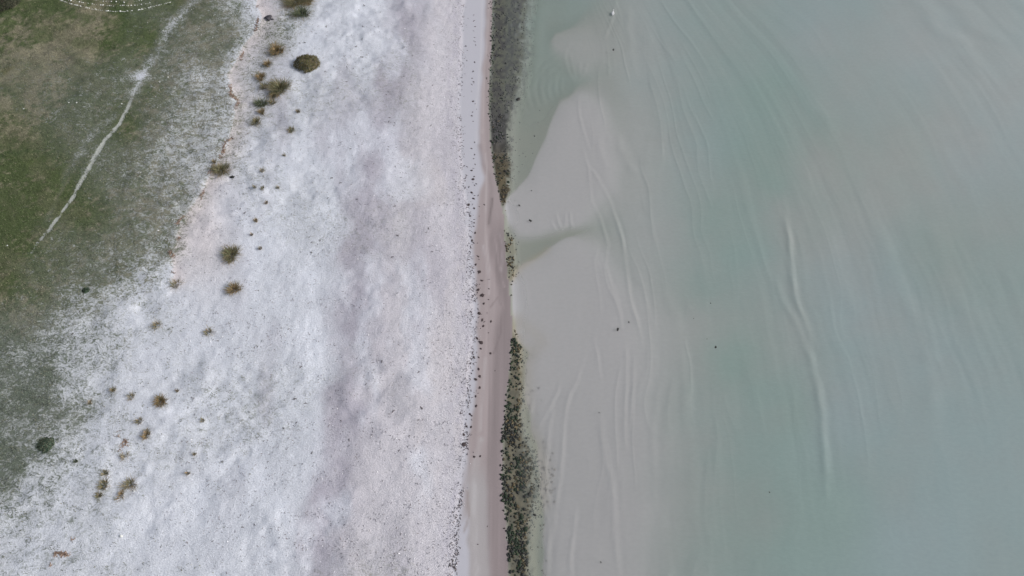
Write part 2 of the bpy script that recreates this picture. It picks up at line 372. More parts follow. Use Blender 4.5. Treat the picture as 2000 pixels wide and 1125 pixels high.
    B = mx(B, tan, np.exp(-(e / (10 + 6 * (V > 650))) ** 2) * .65)
    e, _, _ = seg_dist([(1010, 625), (1040, 645), (1060, 665), (1040, 690)], U, V)
    B = mx(B, tan, np.exp(-(e / 14) ** 2) * .35)
    # weed strip
    wr = cur(WEED_R, V); shx = cur(SHORE, V)
    k = (U - shx) / np.maximum(wr - shx, 1)
    inn = sm(-.05, .12, k) * (1 - sm(.7, 1.15, k + (fbm(U / 8, V / 10, 33) - .5) * .9)) * sm(4, 12, wr - shx)
    thin = sm(400, 440, V) * (1 - sm(640, 670, V))
    topc = c3((.085, .08, .082)); botc = c3((.125, .10, .06)); midc = c3((.17, .15, .09))
    W = mx(topc, botc, sm(260, 340, V)); W = mx(W, midc, thin)
    pat = .55 + .6 * sm(.35, .65, fbm(U / 9, V / 12, 35))
    pat = np.where(V < 230, .85 + .45 * sm(.35, .8, k) * sm(.35, .6, fbm(U / 4, V / 6, 37, 3)), pat)
    B = mx(B, W * pat[..., None], inn * (1 - .55 * thin) * (.96 - .22 * sm(600, 700, V)))
    halo = np.exp(-np.maximum(U - wr, 0) / 22) * (U > shx) * (1 - sm(170, 260, V)) * sm(.35, .65, fbm(U / 5, V / 6, 36))
    B = mx(B, c3((.16, .165, .125)), halo * .75)
    col = np.where(R['land'][..., None], A, B)
    # grass colour
    tn = shepard(TAN, U, V, 3.0, 22)
    stg = fbm((U + V) / 70, (U - V) / 26 * .6, 44, 4)
    G = mx(c3((.078, .105, .042)), c3((.225, .212, .145)), np.clip(sm(.3, .75, tn + (fbm(U / 16, V / 11, 45) - .5) * .75 + (fbm(U / 5.5 + V / 9, V / 4.5, 48, 3) - .5) * .8), 0, 1))
    G = mx(G, c3((.062, .092, .034)), sm(.56, .72, fbm(U / 40, V / 22, 46)) * .6)
    G = mx(G, c3((.14, .145, .085)), sm(.5, .7, stg) * .45)
    for ln, wd, cc, kk in (([(133, 202), (145, 190), (163, 184), (178, 189), (181, 198)], 4, (.04, .075, .025), .8), ([(116, 229), (135, 229), (155, 226)], 4, (.04, .07, .03), .75),
                           ([(-20, 307), (30, 303), (70, 296), (110, 300)], 6, (.045, .08, .028), .6), ([(60, 320), (85, 312)], 6, (.06, .10, .02), .6), ([(0, 150), (22, 135)], 8, (.12, .12, .02), .6),
                           ([(160, 225), (158, 260), (150, 290), (132, 330), (105, 380)], 2.2, (.17, .18, .11), .5), ([(140, 240), (138, 270), (128, 300), (112, 340)], 2, (.16, .17, .10), .45),
                           ([(178, 215), (178, 245), (168, 275), (150, 310)], 2, (.17, .18, .12), .5), ([(152, 330), (138, 350), (115, 385)], 2.2, (.20, .20, .14), .55),
                           ([(230, 18), (260, 30), (300, 34)], 8, (.05, .085, .03), .5), ([(240, 50), (250, 42)], 9, (.055, .09, .03), .6)):
        dd_, _, _ = seg_dist(ln, U, V)
        G = mx(G, c3(cc), np.exp(-(dd_ / wd) ** 2) * kk * sm(.25, .6, fbm(U / 7, V / 7, 47, 2)))
    teal = sm(560, 700, V) * (1 - sm(180, 260, U))
    G = mx(G, c3((.085, .12, .09)), teal * .75)
    G = mx(G, c3((.16, .17, .15)), (1 - sm(.6, .95, R['cover'])) * .5)
    return np.clip(col, 0, 1), np.clip(G, 0, 1)

def ground_z(x, y):
    return float(fields(np.array([x], float), np.array([y], float))['z'][0])

def places(pts, sea=False):
    """image pixels -> ground points lying on the terrain (or on the water)"""
    P = np.array(pts, float)
    z = np.zeros(len(P))
    for k in range(5):
        x, y = to_ground(P[:, 0], P[:, 1], z)
        zz = fields(x, y)['z']
        z = np.maximum(zz, 0) if sea else zz
    x, y = to_ground(P[:, 0], P[:, 1], z)
    return np.stack([x, y, fields(x, y)['z'] if not sea else z], 1)

# ------------------------------------------------------------------ helpers
def new_mat(name):
    m = bpy.data.materials.new(name)
    m.use_nodes = True
    return m, m.node_tree.nodes, m.node_tree.links, m.node_tree.nodes['Principled BSDF']

def simple(name, c1, c2, scale=20.0, rough=.85):
    m, N, L, P = new_mat(name)
    tc = N.new('ShaderNodeTexCoord'); nz = N.new('ShaderNodeTexNoise'); nz.inputs['Scale'].default_value = scale; nz.inputs['Detail'].default_value = 4
    L.new(tc.outputs['Object'], nz.inputs['Vector'])
    r = N.new('ShaderNodeValToRGB')
    r.color_ramp.elements[0].position = .35; r.color_ramp.elements[1].position = .65
    r.color_ramp.elements[0].color = (*c1, 1); r.color_ramp.elements[1].color = (*c2, 1)
    L.new(nz.outputs['Fac'], r.inputs['Fac'])
    L.new(r.outputs['Color'], P.inputs['Base Color'])
    P.inputs['Roughness'].default_value = rough
    return m

def attr_mat(name, rough=.85, scale=14.0):
    """colour from the painted species colour of each piece, broken up by noise"""
    m, N, L, P = new_mat(name)
    at = N.new('ShaderNodeAttribute'); at.attribute_name = 'tone'
    tc = N.new('ShaderNodeTexCoord'); nz = N.new('ShaderNodeTexNoise'); nz.inputs['Scale'].default_value = scale
    L.new(tc.outputs['Object'], nz.inputs['Vector'])
    mr = N.new('ShaderNodeMapRange'); mr.inputs['From Min'].default_value = .3; mr.inputs['From Max'].default_value = .7; mr.inputs['To Min'].default_value = .7; mr.inputs['To Max'].default_value = 1.3
    L.new(nz.outputs['Fac'], mr.inputs['Value'])
    vm = N.new('ShaderNodeVectorMath'); vm.operation = 'SCALE'
    L.new(at.outputs['Color'], vm.inputs[0]); L.new(mr.outputs[0], vm.inputs['Scale'])
    L.new(vm.outputs[0], P.inputs['Base Color'])
    P.inputs['Roughness'].default_value = rough
    return m

def mesh_np(name, verts, faces, nper, smooth=True):
    me = bpy.data.meshes.new(name)
    verts = np.asarray(verts, np.float32); faces = np.asarray(faces, np.int32)
    me.vertices.add(len(verts)); me.vertices.foreach_set('co', verts.ravel())
    me.loops.add(faces.size); me.loops.foreach_set('vertex_index', faces.ravel())
    nf = faces.size // nper
    me.polygons.add(nf); me.polygons.foreach_set('loop_start', np.arange(nf, dtype=np.int32) * nper)
    try: me.polygons.foreach_set('loop_total', np.full(nf, nper, np.int32))
    except Exception: pass
    me.polygons.foreach_set('use_smooth', np.full(nf, smooth))
    me.update(calc_edges=True)
    return me

def vcol(me, name, rgb):
    a = me.color_attributes.new(name, 'FLOAT_COLOR', 'POINT')
    n = len(me.vertices)
    buf = np.ones((n, 4), np.float32); buf[:, :3] = rgb
    a.data.foreach_set('color', buf.ravel())

def vflt(me, name, v):
    a = me.attributes.new(name, 'FLOAT', 'POINT')
    a.data.foreach_set('value', np.asarray(v, np.float32).ravel())

def link(name, me, mat, parent=None, loc=None):
    o = bpy.data.objects.new(name, me)
    if mat: me.materials.append(mat)
    C.objects.link(o)
    if parent: o.parent = parent
    if loc is not None: o.location = loc
    return o

def tag(o, label=None, cat=None, group=None, kind=None):
    if label: o['label'] = label
    if cat: o['category'] = cat
    if group: o['group'] = group
    if kind: o['kind'] = kind
    return o

def axis(lo, hi, step, far_lo, far_hi):
    a = np.arange(lo, hi + step * .5, step)
    L = []; v = lo; s = step
    while v > far_lo: s *= 1.35; v -= s; L.append(v)
    Rr = []; v = a[-1]; s = step
    while v < far_hi: s *= 1.35; v += s; Rr.append(v)
    return np.concatenate([np.array(L[::-1]), a, np.array(Rr)])

def grid(ax, ay):
    X, Y = np.meshgrid(ax, ay)
    nx, ny = len(ax), len(ay)
    i = np.arange(nx - 1)[None, :] + np.arange(ny - 1)[:, None] * nx
    f = np.stack([i, i + 1, i + 1 + nx, i + nx], -1).reshape(-1, 4)
    return X.ravel(), Y.ravel(), f

# ------------------------------------------------------------------ ground: one sheet from the meadow to the sea bed
gx, gy, gf = grid(axis(-74, 74, .17, -4000, 4000), axis(-2, 86, .17, -2500, 5000))
R = fields(gx, gy)
CA, CG = cols(R, gx, gy)
gme = mesh_np("ground", np.stack([gx, gy, R['z']], 1), gf, 4)
vcol(gme, "soil", CA); vcol(gme, "turf", CG)
vflt(gme, "cover", np.where(R['land'], np.clip(R['cover'], 0, 1.2), -1) - R['path'] * 1.2)
be = cur(BERM, R['V'])
coarse = sm(-90, -20, R['U'] - be) * (1 - sm(-4, 6, R['U'] - be))
dry = (1 - sm(-6, 4, R['U'] - be)) * R['land']
vflt(gme, "dry", dry); vflt(gme, "coarse", coarse); vflt(gme, "under", 1.0 - R['land'])

m, N, L, P = new_mat("ground_cover")
def node(t, **kw):
    n = N.new(t)
    for k, v in kw.items():
        if k.startswith('i_'): n.inputs[k[2:].replace('_', ' ')].default_value = v
        else: setattr(n, k, v)
    return n
def at(name):
    n = N.new('ShaderNodeAttribute'); n.attribute_name = name; return n
def math_(op, a, b=None, clamp=False):
    n = N.new('ShaderNodeMath'); n.operation = op; n.use_clamp = clamp
    for k, v in enumerate((a, b)):
        if v is None: continue
        if isinstance(v, (int, float)): n.inputs[k].default_value = v
        else: L.new(v, n.inputs[k])
    return n.outputs[0]
def rng(v, a, b, c=0., d=1., smooth=True):
    n = N.new('ShaderNodeMapRange'); n.interpolation_type = 'SMOOTHSTEP' if smooth else 'LINEAR'
    for k, q in (('From Min', a), ('From Max', b), ('To Min', c), ('To Max', d)):
        n.inputs[k].default_value = q
    L.new(v, n.inputs['Value']); return n.outputs[0]
def mixc(f, a, b):
    n = N.new('ShaderNodeMix'); n.data_type = 'RGBA'
    if isinstance(f, (int, float)): n.inputs[0].default_value = f
    else: L.new(f, n.inputs[0])
    for k, v in ((6, a), (7, b)):
        if isinstance(v, tuple): n.inputs[k].default_value = (*v, 1)
        else: L.new(v, n.inputs[k])
    return n.outputs[2]
def scalec(c, f):
    n = N.new('ShaderNodeVectorMath'); n.operation = 'SCALE'; L.new(c, n.inputs[0]); L.new(f, n.inputs['Scale']); return n.outputs[0]
geo = N.new('ShaderNodeNewGeometry')
def nse(scale, detail=3, rot=0, sc=(1, 1, 1), dist=0):
    mp = N.new('ShaderNodeMapping'); mp.inputs['Rotation'].default_value = (0, 0, math.radians(rot)); mp.inputs['Scale'].default_value = sc
    L.new(geo.outputs['Position'], mp.inputs['Vector'])
    n = N.new('ShaderNodeTexNoise'); n.inputs['Scale'].default_value = scale; n.inputs['Detail'].default_value = detail
    n.inputs['Distortion'].default_value = dist
    L.new(mp.outputs[0], n.inputs['Vector']); return n.outputs['Fac']
soil, turf = at('soil').outputs['Color'], at('turf').outputs['Color']
cover, dry_, coarse_, under_ = (at(k).outputs['Fac'] for k in ('cover', 'dry', 'coarse', 'under'))
nA = nse(2.4, 6, 40, (1, 1.2, 1), 1.8)
nB = nse(.8, 4, -50, (1, 1.7, 1), .6)
nF = nse(9, 4, 15, (1, 1.5, 1))
nS = nse(4.6, 3, 20, (1, 1.9, 1), 1.0)
nM = nse(.55, 4, 0, (1, 1, 1), .3)
# sand grain: fine brightness noise and thin dark flecks
gr = math_('MULTIPLY', math_('SUBTRACT', nF, .5), .85)
grd = math_('MULTIPLY', gr, math_('ADD', math_('MULTIPLY', dry_, .75), .13))
lum = math_('ADD', 1.0, grd)
mott = math_('MULTIPLY', math_('SUBTRACT', nM, .5), math_('MULTIPLY', dry_, .28))
lum = math_('ADD', lum, mott)
fleck = math_('MULTIPLY', rng(nS, .60, .70), math_('ADD', math_('MULTIPLY', dry_, .12), math_('MULTIPLY', coarse_, .27)))
lum = math_('SUBTRACT', lum, fleck)
sandc = scalec(soil, lum)
# greenish grey flecks of thin plants
cm = math_('ADD', cover, math_('MULTIPLY', math_('SUBTRACT', nA, .5), 1.6))
cm = math_('ADD', cm, math_('MULTIPLY', math_('SUBTRACT', nB, .5), .7))
gm = rng(cm, .16, .72)
gm = math_('MULTIPLY', gm, rng(cover, .09, .32))
tl = math_('ADD', 1.0, math_('ADD', math_('MULTIPLY', math_('SUBTRACT', nF, .5), 1.5), math_('MULTIPLY', math_('SUBTRACT', nA, .5), 1.3)))
turfc = scalec(turf, tl)
base = mixc(gm, sandc, turfc)
L.new(base, P.inputs['Base Color'])
P.inputs['Roughness'].default_value = .9
P.inputs['Specular IOR Level'].default_value = .25
bh = math_('ADD', math_('MULTIPLY', nF, .05), math_('MULTIPLY', nS, .05))
bh = math_('ADD', bh, math_('MULTIPLY', nA, .05))
bh = math_('MULTIPLY', bh, math_('ADD', dry_, .1))
bp = N.new('ShaderNodeBump'); bp.inputs['Strength'].default_value = .8; bp.inputs['Distance'].default_value = 1.0
L.new(bh, bp.inputs['Height']); L.new(bp.outputs[0], P.inputs['Normal'])
ground = link("ground", gme, m)
tag(ground, "white sand beach rising to green dune turf and running out under the shallow water", kind='structure')

# ------------------------------------------------------------------ water
ax_ = axis(-4, 36, .09, -12, 36.5)
ax_ = np.concatenate([ax_[ax_ <= 36], axis(36.15, 74, .16, 36.1, 4000)[1:]])
wx, wy, wf = grid(np.sort(ax_), axis(-2, 86, .2, -2500, 5000))
RW = fields(wx, wy)
U, V, off = RW['U'], RW['V'], RW['off']
wz = np.zeros(len(wx))
s = RW['s']
inview = (V > -200) & (V < 1300)
amp = sm(1120, 1500, U) * (.3 + 1.2 * sm(.35, .65, fbm(U / 150, V / 220, 202, 2)))
sw = (fbm(s / 30, V / 380, 201, 2) - .5) * .032 * amp + (fbm(s / 11, V / 200, 203, 2) - .5) * .013 * (0.2 + amp)
wz += sw * sm(3, 10, off) * inview
wz += (fbm(wx / 1.6, wy / .9, 205, 3) - .5) * .012 * sm(1, 5, off)
px_m = np.interp(V, [0, 1125], [15.3, 24.0])
for sc_, lg_, am_, sd_ in ((20, 240, .024, 221), (33, 330, .034, 223)):
    rd_ = (1 - np.abs(2 * vn(s / sc_ + .8 * vn(V / 90, s / 60, sd_ + 1), V / lg_, sd_) - 1)) ** 7
    wz += rd_ * am_ * sm(.45, .7, vn(V / 130 + s / 50, s / 45, sd_ + 5)) * sm(1130, 1190, U) * (1 - .68 * sm(1300, 1450, U)) * inview
for pts, w_, h_ in RIPPLES:
    if h_ <= 0: continue
    us = [p[0] for p in pts]; vs = [p[1] for p in pts]
    sel = (U > min(us) - 70) & (U < max(us) + 70) & (V > min(vs) - 70) & (V < max(vs) + 70)
    if not sel.any(): continue
    dd, sd2, tt = seg_dist(pts, U[sel], V[sel])
    q = dd * sd2 / px_m[sel] + (vn(V[sel] / 26, V[sel] * 0, 207) - .5) * w_ * .5
    qq = q / (w_ * .62)
    prof = np.exp(-qq ** 2) - .45 * np.exp(-((qq + 1.9) / 1.2) ** 2)
    wz[sel] += prof * np.where(U[sel] > 1260, .62, .95) * h_ * (1 - (2 * tt - 1) ** 6 * 0.9) * (.35 + .85 * vn(V[sel] / 24, U[sel] * 0, 209))
# fine rays spreading from the bars
for (cx, cy, r0, r1, a0, a1, k, h_) in ((1128, 168, 20, 130, 150, 215, 9, .010), (1105, 170, 15, 90, 100, 180, 7, .010), (1098, 462, 12, 60, 60, 130, 6, .008)):
    du, dv = U - cx, V - cy
    rr = np.sqrt(du * du + dv * dv); aa = np.degrees(np.arctan2(-dv, du)) % 360
    wz += h_ * np.sin(rr / 2.2 * 1.0) * sm(r0, r0 + 15, rr) * (1 - sm(r1 - 30, r1, rr)) * sm(a0, a0 + 15, aa) * (1 - sm(a1 - 15, a1, aa)) * sm(.3, 1.5, off)
wz = wz * sm(.2, 1.6, off) - .35 * sm(0.3, 5, -(off) + 0.0) * 0
wz = np.where(off <= 0, -.002, wz)
wme = mesh_np("water", np.stack([wx, wy, wz], 1), wf, 4)
vflt(wme, "depth", np.where(off > 0, RW['depth'], 0))
bl = np.clip(shepard(BLUE, U, V, 3.0, 40), 0, 1)[:, None]
gg = sm(-.02, 1.05, RW['g'] + (fbm(U / 60, V / 40, 91, 4) - .5) * .12)[:, None]
bb = np.maximum(RW['b'], sm(1120, 1260, U))[:, None]
pale = np.array([(.535, .53, .525)]); pool = np.array([(.385, .40, .37)]); grn = np.array([(.29, .395, .345)]); blue = np.array([(.39, .485, .515)])
pale = pale * (1 - .10 * sm(600, 1000, V)[:, None] * (1 - .5 * fbm(U / 70, V / 50, 93, 3)[:, None]))
silt = pool + (pale - pool) * bb
silt = silt + (grn + (blue - grn) * bl - silt) * gg
sky_sheen = (sm(1500, 2100, U) * (1 - sm(100, 500, V)))[:, None]  # sky reflection on the upper right water, painted into the silt colour
silt = silt * (1 + .10 * sky_sheen)
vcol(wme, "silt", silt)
m, N, L, P = new_mat("sea_water")
N.remove(P)
geo = N.new('ShaderNodeNewGeometry')
out = N['Material Output']
dep = at('depth').outputs['Fac']
# silt hangs in the water: more of it in the way the deeper the bed lies
ex = math_('POWER', 2.71828, math_('MULTIPLY', dep, -1.35))
murk = math_('SUBTRACT', 1.0, ex)
murk = math_('MULTIPLY', murk, .88)
murk = math_('MULTIPLY', math_('MAXIMUM', murk, .42), rng(dep, .05, .16))
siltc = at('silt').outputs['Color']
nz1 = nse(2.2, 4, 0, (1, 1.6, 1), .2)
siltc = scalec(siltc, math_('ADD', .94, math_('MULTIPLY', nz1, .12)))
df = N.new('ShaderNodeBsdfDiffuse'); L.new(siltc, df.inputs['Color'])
tr = N.new('ShaderNodeBsdfTransparent')
tint = mixc(rng(dep, 0, 1.2), (.97, .98, .98), (.72, .86, .80)); L.new(tint, tr.inputs['Color'])
m1 = N.new('ShaderNodeMixShader'); L.new(murk, m1.inputs[0]); L.new(tr.outputs[0], m1.inputs[1]); L.new(df.outputs[0], m1.inputs[2])
gl = N.new('ShaderNodeBsdfGlossy'); gl.inputs['Roughness'].default_value = .12
bp = N.new('ShaderNodeBump'); bp.inputs['Strength'].default_value = .5; bp.inputs['Distance'].default_value = 1.0
nw = nse(3.0, 3, 8, (1, 2.2, 1), .2)
L.new(math_('MULTIPLY', nw, rng(dep, .2, .8, .003, .024)), bp.inputs['Height'])
L.new(bp.outputs[0], gl.inputs['Normal']); L.new(bp.outputs[0], df.inputs['Normal'])
vd = N.new('ShaderNodeVectorMath'); vd.operation = 'DOT_PRODUCT'; L.new(bp.outputs[0], vd.inputs[0]); L.new(geo.outputs['Incoming'], vd.inputs[1])
cosn = math_('MINIMUM', math_('ABSOLUTE', vd.outputs['Value']), 1.0)
frs = math_('ADD', .02, math_('MULTIPLY', .98, math_('POWER', math_('SUBTRACT', 1.0, cosn), 5.0)))
m2 = N.new('ShaderNodeMixShader'); L.new(frs, m2.inputs[0]); L.new(m1.outputs[0], m2.inputs[1]); L.new(gl.outputs[0], m2.inputs[2])
L.new(m2.outputs[0], out.inputs['Surface'])
water = link("water", wme, m)
tag(water, "shallow calm sea water with long low ripples over pale sand bars", kind='structure')

# ------------------------------------------------------------------ plants
rs = random.Random(7)
npr = np.random.RandomState(11)

def blades_mesh(name, n, r, h, width, cols_, spread=1.0, lean=1.0, seed=0, ell=(1, 1), hollow=0.0):
    """n curved tapering blades of grass growing from a patch of radius r"""
    q = np.random.RandomState(seed)
    V_, F_, K = [], [], []
    for i in range(n):
        a = q.uniform(0, 2 * math.pi); rr = r * spread * .72 * math.sqrt(q.uniform(hollow, 1)) * (.6 + .4 * abs(math.sin(a * 1.5 + seed)) + .25 * math.sin(a * 3 + seed * .7))
        bx, by = rr * math.cos(a) * ell[0], rr * math.sin(a) * ell[1]
        a2 = a + q.normal(0, .8)
        hh = h * q.uniform(.45, 1.1)
        out_ = lean * r * q.uniform(.3, 1.05)
        c = cols_[q.randint(len(cols_))]; f = q.uniform(.6, 1.35)
        w = width * q.uniform(.6, 1.3)
        nx, ny = -math.sin(a2) * w / 2, math.cos(a2) * w / 2
        b0 = len(V_)
        for t, ww in ((0, 1.0), (.45, .8), (.8, .45)):
            px_ = bx + math.cos(a2) * out_ * t ** 1.6; py_ = by + math.sin(a2) * out_ * t ** 1.6
            pz_ = hh * math.sin(t * 1.35) - (0.04 if t == 0 else 0)
            V_.append((px_ - nx * ww, py_ - ny * ww, pz_)); V_.append((px_ + nx * ww, py_ + ny * ww, pz_))
            K += [tuple(k * f * (.75 + .4 * t) for k in c)] * 2
        V_.append((bx + math.cos(a2) * out_, by + math.sin(a2) * out_, hh * .93)); K.append(tuple(k * f * 1.1 for k in c))
        V_.append(V_[-1]); K.append(K[-1])
        for j in range(3):
            F_.append((b0 + 2 * j, b0 + 2 * j + 1, b0 + 2 * j + 3, b0 + 2 * j + 2))
    V_ = np.array(V_); V_[len(V_) - 1::-1]
    # give the tip pair a hair of width so that its face is real
    tips = np.arange(7, len(V_), 8); V_[tips, 0] += width * .12
    me = mesh_np(name, V_, F_, 4, False)
    vcol(me, 'tone', np.array(K))
    return me

M_plant = attr_mat("plant_blades", .8, 9)
OL = [(.15, .15, .075), (.21, .195, .105), (.11, .125, .06), (.27, .235, .14)]
OR = [(.30, .20, .095), (.25, .18, .08), (.17, .15, .07), (.37, .27, .16)]
GN = [(.10, .13, .07), (.13, .155, .085), (.08, .105, .055)]
DRY = [(.36, .29, .18), (.28, .21, .12), (.42, .36, .26)]
DK = [(.04, .07, .04), (.06, .09, .05), (.03, .055, .035)]

def tuft(u, v, rpx, kind, label, two=True, ell=(1, 1), dens=1.0, h=None, lean=1.0):
    p = places([(u, v)])[0]
    r = rpx / float(np.interp(v, [0, 1125], [15.5, 24]))
    h = h or min(.75, .25 + r * .45)
    n = int(min(420, max(26, 210 * r * r * dens + 25)))
    seed = int(u * 7 + v)
    main, second = {'olive': (OL, OR), 'orange': (OR, OL), 'green': (GN, OL), 'faint': (OL + DRY, DRY), 'dark': (DK, GN)}[kind]
    wdt = .035 + .02 * min(1, r)
    if not two:
        me = blades_mesh('grass_tuft', n, r, h, wdt, main + second[:1], seed=seed, ell=ell, lean=lean)
        o = link('grass_tuft', me, M_plant, None, p)
        tag(o, label, 'grass tuft', 'tufts of dune grass on the white sand')
        return o
    e = bpy.data.objects.new('grass_tuft', None); e.location = p; C.objects.link(e); e.empty_display_size = .2
    tag(e, label, 'grass tuft', 'tufts of dune grass on the white sand')
    link('green_blades' if kind in ('green', 'olive', 'dark') else 'brown_blades', blades_mesh('blades', n, r, h, wdt, main, seed=seed, ell=ell, lean=lean), M_plant, e)
    link('dry_blades', blades_mesh('dry_blades', int(n * .45), r * 1.12, h * .7, wdt * .85, second + DRY[:1], seed=seed + 1, ell=ell, lean=1.25 * lean), M_plant, e)
    return e

tuft(578, 4, 22, 'olive', 'large ragged olive grass clump at the top edge, left of its neighbour', ell=(1.1, .8), dens=1.3)
tuft(602, 2, 15, 'olive', 'brown tipped grass clump at the top edge, right of the ragged olive clump', ell=(.8, 1), dens=1.3)
tuft(590, 29, 17, 'green', 'loose grey-green grass tuft just below the large clump at the top edge', ell=(1, .7), dens=.7)
tuft(541, 101, 14, 'orange', 'orange-brown rounded grass tuft up and left of the big round bush', dens=1.4)
tuft(524, 127, 8, 'orange', 'small orange tuft with a dark green foot, just below the rounded orange brown tuft', dens=1.5)
tuft(510, 153, 10, 'orange', 'ochre tuft leaning to the lower right, leftmost of the upper tuft cluster', ell=(.8, 1.2), dens=1.5)
tuft(516, 171, 8, 'olive', 'low dark olive tuft directly below the leaning ochre tuft', dens=.9)
tuft(547, 174, 19, 'olive', 'broad olive grass tuft below the left side of the big round bush', ell=(1.1, .9), dens=1.2)
tuft(535, 188, 9, 'olive', 'ragged brownish tuft hugging the lower left of the broad olive tuft', dens=1.0)
tuft(512, 204, 13, 'green', 'flat spreading green tuft under the upper tuft cluster', ell=(1.3, .6), dens=.9)
tuft(533, 201, 8, 'olive', 'small yellowish tuft right of the flat spreading green tuft', dens=.9)
tuft(512, 220, 7, 'orange', 'small rusty orange tuft just below the flat spreading green tuft', dens=1.8)
tuft(501, 240, 10, 'olive', 'loose olive tuft lowest of the upper tuft cluster', dens=1.0)
tuft(583, 219, 5, 'orange', 'tiny brown crescent tuft below and right of the broad olive tuft', two=False, dens=1.6)
tuft(570, 256, 7, 'olive', 'small isolated olive star shaped tuft below the tiny brown crescent tuft', dens=1.1)
tuft(433, 334, 15, 'olive', 'brownish olive tuft beside a black lump at the foot of the dune edge', dens=1.2, ell=(1.1, .9))
tuft(420, 317, 5, 'orange', 'tiny brown sprig up and left of the tuft with the black lump', two=False)
tuft(453, 499, 16, 'olive', 'dense pear shaped brown-green tuft alone on the open sand left of centre', dens=1.7, ell=(.9, 1.15))
tuft(458, 566, 13, 'orange', 'flat topped brown tuft below the dense pear shaped tuft', dens=1.4, ell=(1.1, .8))
tuft(409, 650, 9, 'faint', 'thin straw coloured tuft alone in the open sand below the flat topped brown tuft', dens=.7)
tuft(308, 637, 9, 'faint', 'faint grey-green tuft left of the thin straw coloured tuft', dens=.55)
tuft(315, 786, 12, 'orange', 'spiky orange-brown tuft with green top in the lower left sand', dens=1.8)
tuft(288, 850, 9, 'orange', 'narrow upright brown tuft below the spiky orange-brown tuft', dens=1.4, ell=(.7, 1.3))
tuft(223, 762, 6, 'faint', 'small yellow tuft furthest left beside the grey sand of the lower slope', dens=1.2)
tuft(257, 775, 8, 'faint', 'thin branching brown tuft right of the small yellow tuft', dens=.6)
tuft(273, 823, 8, 'faint', 'pale ring like dry tuft up and left of the narrow upright brown tuft', dens=.5)
tuft(347, 764, 4, 'orange', 'tiny brown sprig up and right of the spiky orange-brown tuft', two=False)
tuft(345, 556, 12, 'faint', 'wispy pale tuft at the lower end of the brown dune edge line', dens=.4)
tuft(207, 925, 7, 'olive', 'small yellow-green sprig topping the winding lower tuft', dens=1.2)
tuft(204, 949, 11, 'olive', 'winding olive tuft left of the bare pale hollow near the lower left corner', dens=1.0, ell=(.8, 1.2))
tuft(195, 969, 8, 'olive', 'drooping grey tail of grass below the winding olive tuft', dens=.8, ell=(.8, 1.2))
tuft(255, 947, 13, 'faint', 'bent brown tuft right of the bare pale hollow near the lower left corner', dens=.8, ell=(1.2, .7))
tuft(238, 968, 9, 'orange', 'narrow brown tuft hanging below the bent brown tuft', dens=.9, ell=(.6, 1.4))
tuft(368, 925, 5, 'orange', 'tiny star shaped brown sprig alone right of the lower left tufts', two=False, dens=1.5)
tuft(381, 887, 4, 'faint', 'tiny pale forked sprig above the star shaped brown sprig', two=False)
tuft(244, 893, 8, 'faint', 'faint yellow-green tuft above the winding and bent tufts', dens=.45)
tuft(150, 901, 4, 'green', 'tiny fresh green sprig right of the round dark green bush', two=False, dens=2)
tuft(513, 334, 6, 'faint', 'thin forked dry sprig out on the sand right of the black lump', two=False)
tuft(556, 304, 4, 'faint', 'faint olive sprig in open sand below the star shaped tuft', two=False)
tuft(514, 369, 5, 'olive', 'small dark sprig in the middle of three in a row on open sand', two=False, dens=1.3)
tuft(498, 367, 4, 'faint', 'left sprig of three in a row on open sand', two=False)
tuft(543, 368, 4, 'faint', 'right sprig of three in a row on open sand', two=False)
tuft(521, 397, 4, 'orange', 'tiny dark brown sprig below the three sprigs in a row', two=False, dens=1.5)
tuft(501, 432, 5, 'orange', 'tiny brown sprig above the right of the dense pear shaped tuft', two=False, dens=1.4)
tuft(492, 459, 3.5, 'orange', 'tiny round brown sprig close above the right of the dense pear shaped tuft', two=False, dens=1.4)
tuft(509, 486, 4, 'orange', 'tiny reddish brown sprig right of the dense pear shaped tuft', two=False, dens=1.4)
tuft(397, 822, 5, 'faint', 'small pale brown sprig right of the narrow upright brown tuft', two=False)
tuft(177, 787, 5, 'faint', 'small orange-tinged dry sprig left of the yellow tuft', two=False)

